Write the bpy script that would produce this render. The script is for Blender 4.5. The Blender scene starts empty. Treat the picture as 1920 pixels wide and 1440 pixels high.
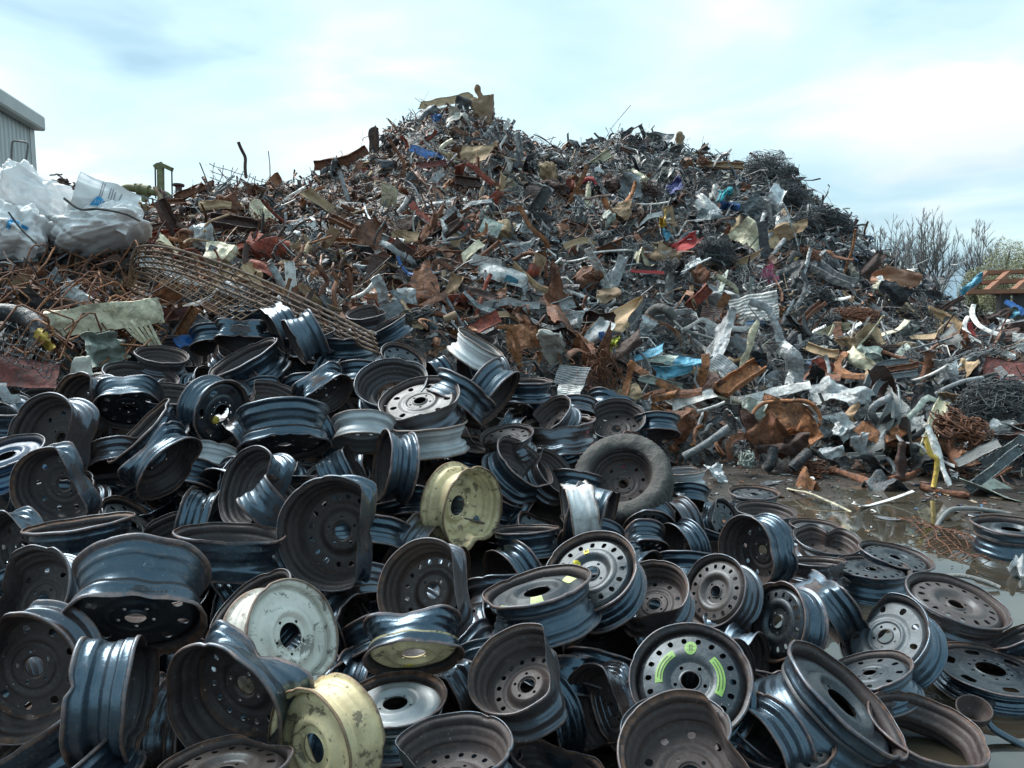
import bpy, math, random
import numpy as np
from mathutils import Vector, Matrix

scene = bpy.context.scene
C = scene.collection
# ------------------------------------------------------------------ camera
F = 1450.0                       # focal length in pixels of the 1920 x 1440 photograph
PITCH = math.radians(6.3)
EYE = np.array([0.0, 0.0, 1.65])
cam_d = bpy.data.cameras.new("camera")
cam_d.sensor_width = 36; cam_d.sensor_fit = 'HORIZONTAL'
cam_d.lens = F / 1920 * 36
cam_d.clip_start = 0.05; cam_d.clip_end = 2000
cam = bpy.data.objects.new("camera", cam_d); C.objects.link(cam)
cam.location = EYE; cam.rotation_euler = (math.pi / 2 - PITCH, 0, 0)
scene.camera = cam
RT = np.array([1.0, 0, 0])
UP = np.array([0, math.sin(PITCH), math.cos(PITCH)])
FW = np.array([0, math.cos(PITCH), -math.sin(PITCH)])

# ------------------------------------------------------------------ sky, sun, exposure
scene.view_settings.view_transform = 'Standard'
scene.view_settings.look = 'None'
scene.view_settings.exposure = 1.22
scene.view_settings.gamma = 1
SUN_EL, SUN_AZ = math.radians(52), math.radians(-50)      # azimuth from +Y, negative = left
w = bpy.data.worlds.new("World"); scene.world = w; w.use_nodes = True
nt = w.node_tree; nt.nodes.clear()
def WN(t, **kw):
    n = nt.nodes.new(t)
    for k, v in kw.items(): setattr(n, k, v)
    return n
def L(a, b): nt.links.new(a, b)
out = WN('ShaderNodeOutputWorld'); bg = WN('ShaderNodeBackground'); bg.inputs[1].default_value = 0.1
sky = WN('ShaderNodeTexSky', sky_type='NISHITA', sun_disc=False, sun_elevation=SUN_EL, sun_rotation=SUN_AZ)
tc = WN('ShaderNodeTexCoord'); sep = WN('ShaderNodeSeparateXYZ'); L(tc.outputs['Generated'], sep.inputs[0])
den = WN('ShaderNodeMath', operation='ADD'); L(sep.outputs[2], den.inputs[0]); den.inputs[1].default_value = 0.22
den2 = WN('ShaderNodeMath', operation='MAXIMUM'); L(den.outputs[0], den2.inputs[0]); den2.inputs[1].default_value = 0.05
dv = WN('ShaderNodeVectorMath', operation='DIVIDE'); L(tc.outputs['Generated'], dv.inputs[0])
cb = WN('ShaderNodeCombineXYZ'); 
for i in range(3): L(den2.outputs[0], cb.inputs[i])
L(cb.outputs[0], dv.inputs[1])
mp = WN('ShaderNodeMapping'); L(dv.outputs[0], mp.inputs[0]); mp.inputs['Scale'].default_value = (0.8, 0.95, 0.4); mp.inputs['Location'].default_value = (1.3, 0.4, 0.7)
nz = WN('ShaderNodeTexNoise'); L(mp.outputs[0], nz.inputs['Vector']); nz.inputs['Scale'].default_value = 1.5; nz.inputs['Detail'].default_value = 4.5; nz.inputs['Roughness'].default_value = 0.5; nz.inputs['Distortion'].default_value = 0.3
rp = WN('ShaderNodeValToRGB'); L(nz.outputs[0], rp.inputs[0])
el = rp.color_ramp.elements
el[0].position = 0.33; el[0].color = (0.30, 0.475, 0.57, 1)
el[1].position = 0.66; el[1].color = (0.80, 0.82, 0.83, 1)
e = el.new(0.44); e.color = (0.47, 0.66, 0.72, 1)
e = el.new(0.55); e.color = (0.58, 0.735, 0.77, 1)
# the low band of blue-grey cloud near the horizon
hz = WN('ShaderNodeMapRange'); L(sep.outputs[2], hz.inputs[0]); hz.inputs[1].default_value = 0.02; hz.inputs[2].default_value = 0.22; hz.inputs[3].default_value = 1; hz.inputs[4].default_value = 0
east = WN('ShaderNodeMapRange'); L(sep.outputs[0], east.inputs[0]); east.inputs[1].default_value = 0.05; east.inputs[2].default_value = 0.62; east.inputs[3].default_value = 0.1; east.inputs[4].default_value = 1
mp2 = WN('ShaderNodeMapping'); L(tc.outputs['Generated'], mp2.inputs[0]); mp2.inputs['Scale'].default_value = (1.6, 1.6, 11)
nz2 = WN('ShaderNodeTexNoise'); L(mp2.outputs[0], nz2.inputs['Vector']); nz2.inputs['Scale'].default_value = 1.6; nz2.inputs['Detail'].default_value = 3
r2 = WN('ShaderNodeMapRange'); L(nz2.outputs[0], r2.inputs[0]); r2.inputs[1].default_value = 0.28; r2.inputs[2].default_value = 0.55
m1 = WN('ShaderNodeMath', operation='MULTIPLY'); L(hz.outputs[0], m1.inputs[0]); L(r2.outputs[0], m1.inputs[1])
m1b = WN('ShaderNodeMath', operation='MULTIPLY'); L(m1.outputs[0], m1b.inputs[0]); L(east.outputs[0], m1b.inputs[1])
mixh = WN('ShaderNodeMixRGB'); L(m1b.outputs[0], mixh.inputs[0]); L(rp.outputs[0], mixh.inputs[1]); mixh.inputs[2].default_value = (0.15, 0.29, 0.42, 1)
sc = WN('ShaderNodeVectorMath', operation='SCALE'); L(mixh.outputs[0], sc.inputs[0]); sc.inputs['Scale'].default_value = 6.3
mx = WN('ShaderNodeMixRGB'); mx.inputs[0].default_value = 0.9; L(sky.outputs[0], mx.inputs[1]); L(sc.outputs[0], mx.inputs[2])
L(mx.outputs[0], bg.inputs[0]); L(bg.outputs[0], out.inputs[0])
sd = bpy.data.lights.new("sun", 'SUN'); sd.energy = 2.8; sd.angle = math.radians(38); sd.color = (1.0, 0.96, 0.9)
sun = bpy.data.objects.new("sun", sd); C.objects.link(sun)
sv = Vector((math.sin(SUN_AZ) * math.cos(SUN_EL), math.cos(SUN_AZ) * math.cos(SUN_EL), math.sin(SUN_EL)))
sun.rotation_euler = (-sv).to_track_quat('-Z', 'Y').to_euler(); sun.location = (-8, 4, 20)
scene.cycles.max_bounces = 6
scene.cycles.diffuse_bounces = 3
scene.cycles.glossy_bounces = 3

rng = np.random.default_rng(7)
random.seed(7)

# ------------------------------------------------------------------ small helpers
def nrm(v): v = np.asarray(v, float); return v / (np.linalg.norm(v) + 1e-12)
def P(px, py, d): return EYE + d * (FW + RT * (px - 960) / F + UP * (720 - py) / F)
def ray(px, py): return nrm(FW + RT * (px - 960) / F + UP * (720 - py) / F)
def ground_depth(px, py, z=0.0):
    v = FW + RT * (px - 960) / F + UP * (720 - py) / F
    return (z - EYE[2]) / v[2]
def project(p):
    q = np.asarray(p) - EYE; d = q @ FW
    return 960 + F * (q @ RT) / d, 720 - F * (q @ UP) / d, d

def mesh_np(name, V, faces, smooth=True, mats=(), mi=None, attr=None, col=None):
    """faces: an (n,4) / (n,3) array or a list of such arrays"""
    if not isinstance(faces, (list, tuple)): faces = [faces]
    faces = [np.asarray(f, np.int32) for f in faces if len(f)]
    me = bpy.data.meshes.new(name)
    V = np.asarray(V, np.float32)
    me.vertices.add(len(V)); me.vertices.foreach_set('co', V.ravel())
    tot = np.concatenate([np.full(len(f), f.shape[1], np.int32) for f in faces])
    idx = np.concatenate([f.ravel() for f in faces])
    me.loops.add(len(idx)); me.loops.foreach_set('vertex_index', idx)
    me.polygons.add(len(tot))
    st = np.concatenate([[0], np.cumsum(tot)[:-1]]).astype(np.int32)
    me.polygons.foreach_set('loop_start', st)
    me.polygons.foreach_set('use_smooth', np.full(len(tot), bool(smooth)))
    for m in mats: me.materials.append(m)
    if mi is not None: me.polygons.foreach_set('material_index', np.asarray(mi, np.int32))
    if attr:
        for k, a in attr.items():
            at = me.attributes.new(k, 'FLOAT', 'POINT'); at.data.foreach_set('value', np.asarray(a, np.float32))
    if col is not None:
        at = me.attributes.new('col', 'FLOAT_COLOR', 'POINT')
        cc = np.ones((len(V), 4), np.float32); cc[:, :3] = col; at.data.foreach_set('color', cc.ravel())
    me.update(calc_edges=True)
    return me

def link(name, me, parent=None, color=None, mw=None):
    o = bpy.data.objects.new(name, me); C.objects.link(o)
    if parent is not None: o.parent = parent
    if color is not None: o.color = (*color[:3], 1)
    if mw is not None: o.matrix_world = mw
    return o
def tag(o, label=None, cat=None, group=None, kind=None):
    if label: o['label'] = label
    if cat: o['category'] = cat
    if group: o['group'] = group
    if kind: o['kind'] = kind
    return o
def empty(name, M=None):
    o = bpy.data.objects.new(name, None); C.objects.link(o); o.empty_display_size = 0.1
    if M is not None: o.matrix_world = M
    return o
def mat4(X, Y, Z, p):
    M = Matrix.Identity(4)
    for i in range(3):
        M[i][0] = float(X[i]); M[i][1] = float(Y[i]); M[i][2] = float(Z[i]); M[i][3] = float(p[i])
    return M

class MB:
    def __init__(s): s.V = []; s.Q = []; s.n = 0; s.col = []
    def add(s, V, Q, col=None):
        V = np.asarray(V, float); s.V.append(V); s.Q.append(np.asarray(Q) + s.n); s.n += len(V)
        if col is not None: s.col.append(np.tile(np.asarray(col)[:3], (len(V), 1)))
    def mesh(s, name, mat, smooth=True):
        return mesh_np(name, np.concatenate(s.V), s.Q, smooth, [mat], col=np.concatenate(s.col) if s.col else None)

def grid_faces(nu, nv, wrap_u=False, wrap_v=False):
    iu = np.arange(nu if wrap_u else nu - 1); iv = np.arange(nv if wrap_v else nv - 1)
    a, b = np.meshgrid(iu, iv, indexing='ij'); a = a.ravel(); b = b.ravel()
    a2 = (a + 1) % nu; b2 = (b + 1) % nv
    return np.stack([a * nv + b, a2 * nv + b, a2 * nv + b2, a * nv + b2], 1)

def frames(pts, up=(0, 0, 1)):
    pts = np.asarray(pts, float); t = np.gradient(pts, axis=0); t /= np.linalg.norm(t, axis=1)[:, None] + 1e-12
    n = np.zeros_like(t); u = np.asarray(up, float)
    u = u - (u @ t[0]) * t[0]
    if np.linalg.norm(u) < 1e-3: u = np.cross(t[0], [1, 0.3, 0.2])
    u = nrm(u); n[0] = u
    for i in range(1, len(t)):
        u = u - (u @ t[i]) * t[i]; u = nrm(u); n[i] = u
    return t, n, np.cross(n, t)

def sweep(pts, sec, up=(0, 0, 1), scale=None, closed=True):
    """sweep a 2-D section (k,2) [side, up] along a polyline"""
    pts = np.asarray(pts, float); sec = np.asarray(sec, float)
    t, n, b = frames(pts, up)
    s = np.ones(len(pts)) if scale is None else np.asarray(scale)
    V = pts[:, None, :] + s[:, None, None] * (sec[None, :, 0:1] * b[:, None, :] + sec[None, :, 1:2] * n[:, None, :])
    k = len(sec)
    Q = grid_faces(len(pts), k, False, closed)
    Vf = V.reshape(-1, 3)
    if closed:                                  # end caps as quads fans
        c0 = len(Vf); Vf = np.concatenate([Vf, pts[:1], pts[-1:]])
        i = np.arange(k); j = (i + 1) % k
        base = (len(pts) - 1) * k
        caps = np.concatenate([np.stack([np.full(k, c0), i, j, np.full(k, c0)], 1)[:, [0, 2, 1, 1]], np.stack([np.full(k, c0 + 1), base + i, base + j, base + j], 1)])
        return Vf, Q, caps[:, :3]
    return Vf, Q, np.zeros((0, 3), int)
def circ(r, k=8): a = np.arange(k) * 2 * np.pi / k; return np.stack([r * np.cos(a), r * np.sin(a)], 1)
def rect(wd, th): return np.array([[-wd / 2, -th / 2], [wd / 2, -th / 2], [wd / 2, th / 2], [-wd / 2, th / 2]])
def chan(wd, h, t):
    a = wd / 2
    return np.array([[-a, 0], [a, 0], [a, h], [a - t, h], [a - t, t], [-a + t, t], [-a + t, h], [-a, h]])
def angle_sec(wd, h, t):
    a = wd / 2
    return np.array([[-a, 0], [a, 0], [a, t], [-a + t, t], [-a + t, h], [-a, h]])
def spline(pts, n):
    pts = np.asarray(pts, float); k = len(pts)
    if k == 2: return pts[0] + np.linspace(0, 1, n)[:, None] * (pts[1] - pts[0])
    q = np.concatenate([[2 * pts[0] - pts[1]], pts, [2 * pts[-1] - pts[-2]]])
    u = np.linspace(0, k - 1 - 1e-9, n); i = u.astype(int); f = (u - i)[:, None]
    p0, p1, p2, p3 = q[i], q[i + 1], q[i + 2], q[i + 3]
    return 0.5 * (2 * p1 + (p2 - p0) * f + (2 * p0 - 5 * p1 + 4 * p2 - p3) * f ** 2 + (3 * p1 - p0 - 3 * p2 + p3) * f ** 3)
def sn(p, freq, seed, octv=3):
    """cheap smooth noise of 3-D points, about -1..1"""
    r = np.random.default_rng(seed); o = np.zeros(len(p)); a = 1.0; tot = 0
    for k in range(octv):
        for j in range(3):
            d = r.normal(size=3); d /= np.linalg.norm(d)
            o += a * np.sin(p @ d * freq * (0.7 + 0.6 * r.random()) + r.random() * 6.28)
        tot += a * 1.7; a *= 0.5; freq *= 2.1
    return o / tot
# ------------------------------------------------------------------ materials
def new_mat(name):
    m = bpy.data.materials.new(name); m.use_nodes = True
    t = m.node_tree; b = t.nodes['Principled BSDF']
    return m, t, b
class G:
    """a few shorthands for building node trees"""
    def __init__(s, t): s.t = t
    def n(s, typ, **kw):
        x = s.t.nodes.new(typ)
        for k, v in kw.items(): setattr(x, k, v)
        return x
    def put(s, sock, v):
        if isinstance(v, bpy.types.NodeSocket): s.t.links.new(v, sock)
        elif isinstance(v, (tuple, list)): sock.default_value = tuple(v) if len(v) == len(sock.default_value) else (*v, 1)
        else: sock.default_value = v
    def math(s, op, a, b=0.0, clamp=False):
        x = s.n('ShaderNodeMath', operation=op, use_clamp=clamp); s.put(x.inputs[0], a); s.put(x.inputs[1], b); return x.outputs[0]
    def mix(s, f, a, b, mode='MIX'):
        x = s.n('ShaderNodeMixRGB', blend_type=mode); s.put(x.inputs[0], f); s.put(x.inputs[1], a); s.put(x.inputs[2], b); return x.outputs[0]
    def ramp(s, v, lo, hi, a=0.0, b=1.0):
        x = s.n('ShaderNodeMapRange'); s.put(x.inputs[0], v); s.put(x.inputs[1], lo); s.put(x.inputs[2], hi); s.put(x.inputs[3], a); s.put(x.inputs[4], b); return x.outputs[0]
    def noise(s, v, sc, det=4, rough=0.6, dist=0.0):
        x = s.n('ShaderNodeTexNoise'); s.put(x.inputs['Vector'], v); x.inputs['Scale'].default_value = sc; x.inputs['Detail'].default_value = det
        x.inputs['Roughness'].default_value = rough; x.inputs['Distortion'].default_value = dist; return x.outputs[0]
    def voro(s, v, sc):
        x = s.n('ShaderNodeTexVoronoi'); s.put(x.inputs['Vector'], v); x.inputs['Scale'].default_value = sc; return x.outputs['Distance']
    def coords(s, own=True):
        tc = s.n('ShaderNodeTexCoord')
        if not own: return tc.outputs['Object'], None
        oi = s.n('ShaderNodeObjectInfo'); a = s.n('ShaderNodeVectorMath', operation='ADD')
        s.t.links.new(tc.outputs['Object'], a.inputs[0]); s.t.links.new(s.math('MULTIPLY', oi.outputs['Random'], 41.0), a.inputs[1])
        return a.outputs[0], oi
    def bump(s, h, st, dist=0.01):
        x = s.n('ShaderNodeBump'); s.put(x.inputs['Height'], h); x.inputs['Strength'].default_value = st; x.inputs['Distance'].default_value = dist; return x.outputs[0]

def wheel_mat(name, dust, rust, rough, inner=False, chip_glints=0.5, dustcol=(0.10, 0.095, 0.09), coat=0.25, ior=1.95, tint=(0.46, 0.74, 1.0, 1), bandw=0.2, blotch=0.0):
    m, t, b = new_mat(name); g = G(t); v, oi = g.coords()
    n1 = g.noise(v, 7, 5); n2 = g.noise(v, 38, 5, 0.65); n3 = g.noise(v, 16, 4, 0.7, 0.6)
    at = g.n('ShaderNodeAttribute', attribute_name='wear')
    rm = g.math('ADD', g.math('MULTIPLY', at.outputs['Fac'], 0.44), g.math('ADD', g.math('MULTIPLY', n3, 0.55), g.math('MULTIPLY', n2, 0.25)))
    rm = g.math('ADD', rm, g.math('MULTIPLY', oi.outputs['Random'], 0.30))
    rmask = g.math('MULTIPLY', g.ramp(rm, 0.86 - rust, 1.06 - rust), 0.85)
    rcol = g.mix(g.ramp(n2, 0.35, 0.7), (0.050, 0.030, 0.022), (0.20, 0.105, 0.062))
    rnd2 = g.math('FRACT', g.math('MULTIPLY', oi.outputs['Random'], 7.31))
    vm = g.n('ShaderNodeVectorMath', operation='MULTIPLY'); g.put(vm.inputs[0], v); vm.inputs[1].default_value = (2.2, 2.2, 60)
    band = g.ramp(g.noise(vm.outputs[0], 1.6, 4, 0.7, 0.5), 0.50, 0.66)
    dm = g.math('MULTIPLY', g.ramp(n1, 0.36, 0.66), g.math('MULTIPLY', g.math('ADD', rnd2, 0.35), dust * 1.5), True)
    dm = g.math('MAXIMUM', dm, g.math('MULTIPLY', band, g.math('MULTIPLY', g.math('ADD', rnd2, 0.3), bandw)))
    obj = oi.outputs['Color']
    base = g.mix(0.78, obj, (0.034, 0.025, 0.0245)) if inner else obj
    base = g.mix(dm, base, dustcol)
    streak = g.ramp(g.noise(v, 70, 2), 0.55, 0.72)
    base = g.mix(g.math('MULTIPLY', streak, 0.18), base, (0.17, 0.17, 0.165))
    if blotch: base = g.mix(g.math('MULTIPLY', g.ramp(g.noise(v, 13, 6, 0.72, 0.6), 0.56, 0.60), blotch), base, (0.045, 0.036, 0.028))
    base = g.mix(rmask, base, rcol)
    ch = g.math('MULTIPLY', g.math('LESS_THAN', g.voro(v, 48), 0.11), g.ramp(n3, 0.54, 0.62))  # pale flecks: chipped paint and painted glints of water drops
    base = g.mix(g.math('MULTIPLY', ch, chip_glints), base, (0.5, 0.5, 0.48))
    g.put(b.inputs['Base Color'], base)
    rr = g.math('ADD', g.math('MULTIPLY', n1, 0.22), g.math('ADD', g.math('MULTIPLY', rnd2, 0.16), rough - 0.14))
    g.put(b.inputs['Roughness'], g.math('ADD', rr, g.math('MULTIPLY', g.math('MAXIMUM', rmask, dm), 0.3), True))
    b.inputs['IOR'].default_value = ior; b.inputs['Specular Tint'].default_value = tint
    b.inputs['Coat Weight'].default_value = coat; b.inputs['Coat Roughness'].default_value = 0.12
    g.put(b.inputs['Normal'], g.bump(g.math('ADD', n2, g.math('MULTIPLY', n1, 1.5)), 0.22, 0.006))
    return m
M_wpaint = wheel_mat('wheel_paint', 0.16, 0.08, 0.24, dustcol=(.07, .074, .08))
M_wdisc = wheel_mat('wheel_disc_paint', 0.35, 0.08, 0.38, dustcol=(.07, .064, .06), coat=.08, ior=1.6, tint=(.7, .88, 1, 1))
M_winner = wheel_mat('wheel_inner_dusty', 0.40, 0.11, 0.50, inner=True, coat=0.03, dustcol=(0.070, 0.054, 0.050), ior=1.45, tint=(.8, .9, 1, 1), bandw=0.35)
M_wlight = wheel_mat('wheel_light_paint', 0.40, 0.13, 0.42, chip_glints=0.0, dustcol=(0.07, 0.055, 0.04), coat=0.05, ior=1.5, tint=(1, 1, 1, 1), bandw=0.22, blotch=0.75)
M_wsilver = wheel_mat('wheel_silver', 0.5, 0.09, 0.36, chip_glints=0.2, dustcol=(0.16, 0.155, 0.15), coat=0.1, ior=1.7, tint=(.85, .95, 1, 1), bandw=0.35)

def scrap_mat(name, mode):
    """mode: paint = object colour with rust and grime, attr = colour attribute, rust, foil, cloth, rubber"""
    m, t, b = new_mat(name); g = G(t); v, oi = g.coords()
    n1 = g.noise(v, 11, 6, 0.7, 0.5); n2 = g.noise(v, 46, 5, 0.7); n3 = g.noise(v, 22, 5, 0.75, 1.2)
    rcol = g.mix(g.ramp(n3, 0.35, 0.65), (0.055, 0.024, 0.016), (0.27, 0.115, 0.05))
    cv = g.voro(v, 13 if mode != 'cloth' else 9); cr = g.math('ADD', g.math('MULTIPLY', cv, 1.4), g.math('ADD', g.math('MULTIPLY', n2, 0.5), g.math('MULTIPLY', n3, 0.9)))
    if mode == 'attr': src = g.n('ShaderNodeAttribute', attribute_name='col').outputs['Color']
    else: src = oi.outputs['Color']
    rough = 0.5
    if mode == 'rust':
        base = g.mix(g.ramp(n3, 0.36, 0.64), g.mix(1.0, src, (.38, .33, .34), 'MULTIPLY'), g.mix(1.0, src, (1.55, 1.45, 1.25), 'MULTIPLY')); base = g.mix(g.math('MULTIPLY', g.ramp(n1, 0.48, 0.64), 0.7), base, (0.035, 0.024, 0.021)); rough = 0.72
    elif mode == 'cloth':
        base = g.mix(g.math('MULTIPLY', g.ramp(n1, 0.45, 0.75), 0.35), src, (0.13, 0.12, 0.10)); rough = 0.75
    elif mode == 'rubber':
        base = g.mix(g.math('MULTIPLY', g.ramp(n1, 0.4, 0.7), 0.5), src, (0.11, 0.10, 0.09)); rough = 0.7
    elif mode == 'foil':
        base = g.mix(g.math('MULTIPLY', g.ramp(n1, 0.52, 0.64), 0.45), src, (0.09, 0.09, 0.09)); rough = 0.34
    else:
        amt = 0.55 if mode == 'paint' else 0.6
        base = g.mix(g.math('MULTIPLY', g.ramp(n3, 0.55, 0.66), amt), src, rcol)
        base = g.mix(g.math('MULTIPLY', g.ramp(n1, 0.48, 0.64), 0.5), base, (0.05, 0.046, 0.043)); base = g.mix(g.math('MULTIPLY', g.ramp(n2, 0.58, 0.66), 0.35), base, (0.42, 0.43, 0.43)); rough = 0.42
    g.put(b.inputs['Base Color'], base)
    b.inputs['Metallic'].default_value = {'foil': 0.6, 'attr': 0.15, 'paint': 0.1}.get(mode, 0.0)
    g.put(b.inputs['Roughness'], g.math('ADD', g.math('MULTIPLY', n2, 0.25), rough - 0.12))
    b.inputs['IOR'].default_value = 1.55; b.inputs['Specular Tint'].default_value = (0.8, 0.92, 1.0, 1)
    g.put(b.inputs['Normal'], g.bump(cr, {'foil': 1.0, 'paint': 0.6, 'cloth': 0.7}.get(mode, 0.5), 0.028))
    return m
M_paint = scrap_mat('scrap_paint', 'paint'); M_attr = scrap_mat('scrap_mass', 'attr'); M_rust = scrap_mat('scrap_rust', 'rust')
M_foil = scrap_mat('scrap_foil', 'foil'); M_cloth = scrap_mat('scrap_cloth', 'cloth'); M_rubber = scrap_mat('scrap_rubber', 'rubber')

def plain_mat(name, color, rough=0.6, var=0.3, sc=6, metal=0.0, bump=0.2):
    m, t, b = new_mat(name); g = G(t); v, oi = g.coords()
    n = g.noise(v, sc, 6, 0.65)
    d = tuple(c * (1 - var) for c in color); l = tuple(min(1, c * (1 + var)) for c in color)
    g.put(b.inputs['Base Color'], g.mix(g.ramp(n, 0.3, 0.7), d, l)); b.inputs['Roughness'].default_value = rough; b.inputs['Metallic'].default_value = metal
    if bump: g.put(b.inputs['Normal'], g.bump(g.noise(v, sc * 6, 4), bump))
    return m
M_yellow = plain_mat('sticker_yellow', (0.62, 0.52, 0.04), 0.5, 0.15, 30)
M_green = plain_mat('sticker_green', (0.14, 0.29, 0.065), 0.5, 0.15, 30)
M_palegreen = plain_mat('sticker_pale_green', (0.40, 0.48, 0.22), 0.5, 0.15, 30)
M_ink = plain_mat('sticker_ink', (0.03, 0.035, 0.03), 0.6, 0.1)
M_whitemark = plain_mat('white_mark', (0.6, 0.62, 0.6), 0.6, 0.1)
M_bark = plain_mat('bark', (0.12, 0.115, 0.115), 0.9, 0.3, 3)
M_twig = plain_mat('twigs', (0.16, 0.165, 0.17), 0.9, 0.2, 3, bump=0)
M_shed = plain_mat('shed_cladding', (0.42, 0.47, 0.47), 0.45, 0.06, 1.5, bump=0.05)
M_trim = plain_mat('shed_trim', (0.40, 0.43, 0.42), 0.5, 0.08, 2, bump=0.05)
M_valve = plain_mat('olive_paint', (0.13, 0.135, 0.06), 0.6, 0.45, 14)
M_timber = plain_mat('orange_timber', (0.22, 0.095, 0.05), 0.7, 0.25, 4)
M_dkpost = plain_mat('dark_post', (0.03, 0.03, 0.032), 0.7, 0.3, 5)
M_bag = plain_mat('woven_bag', (0.74, 0.755, 0.77), 0.5, 0.10, 5, bump=0.3)
M_bagblue = plain_mat('bag_blue_print', (0.03, 0.30, 0.60), 0.6, 0.2, 12)
M_baggrey = plain_mat('bag_grey_print', (0.20, 0.22, 0.25), 0.6, 0.2, 12)

def ground_mat():
    m, t, b = new_mat('wet_mud'); g = G(t); v, _ = g.coords(False)
    n1 = g.noise(v, 1.3, 6); n2 = g.noise(v, 9, 6, 0.7); n3 = g.noise(v, 60, 4, 0.7)
    base = g.mix(g.ramp(n2, 0.35, 0.7), (0.016, 0.013, 0.011), (0.052, 0.042, 0.034))
    base = g.mix(g.math('MULTIPLY', g.ramp(n3, 0.6, 0.68), 0.5), base, (0.14, 0.12, 0.10))
    g.put(b.inputs['Base Color'], base)
    g.put(b.inputs['Roughness'], g.math('ADD', g.ramp(n1, 0.4, 0.6, 0.05, 0.42), g.math('MULTIPLY', n3, 0.3)))
    g.put(b.inputs['Normal'], g.bump(g.math('ADD', g.math('MULTIPLY', n2, 1.2), g.math('MULTIPLY', n3, 0.5)), 0.7, 0.03))
    return m
def water_mat():
    m, t, b = new_mat('murky_water'); g = G(t); v, _ = g.coords(False)
    n = g.noise(v, 1.2, 4)
    base = g.mix(g.ramp(n, 0.35, 0.65), (0.030, 0.025, 0.018), (0.055, 0.050, 0.038))
    scum = g.math('MULTIPLY', g.ramp(g.noise(v, 2.6, 6, 0.7, 0.4), 0.57, 0.62), 0.35)
    base = g.mix(scum, base, (0.10, 0.075, 0.055))
    g.put(b.inputs['Base Color'], base)
    g.put(b.inputs['Roughness'], g.math('ADD', 0.03, g.math('MULTIPLY', scum, 0.8)))
    b.inputs['IOR'].default_value = 2.1
    g.put(b.inputs['Normal'], g.bump(g.noise(v, 7, 3), 0.05, 0.01))
    return m
M_mud = ground_mat(); M_water = water_mat()
M_gapshade = plain_mat('gap_shade_dark', (0.022, 0.018, 0.016), 0.9, 0.4, 8)  # shade of the wheel gaps put into a near-black colour
# ------------------------------------------------------------------ ground and puddle
def axis(lo, hi, fine, coarse_to):
    f = np.arange(lo, hi + fine / 2, fine); a = [lo]; s = fine
    l = []; x = lo
    while x > -coarse_to: s *= 1.35; x -= s; l.append(x)
    r = []; x = hi; s = fine
    while x < coarse_to: s *= 1.35; x += s; r.append(x)
    return np.concatenate([np.array(l[::-1]), f, np.array(r)])
gx = axis(-1.0, 6.0, 0.05, 700); gy = axis(1.0, 9.5, 0.05, 700)
GX, GY = np.meshgrid(gx, gy, indexing='ij'); gp = np.stack([GX.ravel(), GY.ravel(), np.zeros(GX.size)], 1)
def ss(x, a, b): t = np.clip((x - a) / (b - a), 0, 1); return t * t * (3 - 2 * t)
def ground_z(x, y):
    p = np.stack([x, y, np.zeros_like(x)], 1)
    n = sn(p, 2.2, 11, 3); n2 = sn(p, 9, 12, 3)
    edge = 6.15 + 0.5 * sn(p, 1.6, 13, 2)
    wet = ss(x, 0.5, 1.3) * ss(-y, -edge - 0.25, -edge + 0.45)
    near = np.exp(-((x - 2) / 7) ** 2 - ((y - 5) / 7) ** 2)
    far = ss(y, 8.4, 10)
    z = 0.006 + (n * 0.016 + n2 * 0.011) * near - 0.050 * wet + wet * 0.020 * n * ss(y, 4.2, 5.6) + wet * 0.018 * ss(y, 4.6, 5.6)
    return z
gp[:, 2] = ground_z(gp[:, 0], gp[:, 1])
tag(link('ground', mesh_np('ground', gp, grid_faces(len(gx), len(gy)), True, [M_mud])), kind='structure')
wx = np.linspace(0.3, 8, 20); wy = np.linspace(0.5, 7.5, 20); A, B = np.meshgrid(wx, wy, indexing='ij')
tag(link('puddle_water', mesh_np('puddle_water', np.stack([A.ravel(), B.ravel(), np.full(A.size, -0.010)], 1), grid_faces(20, 20), True, [M_water])), kind='structure')

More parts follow.
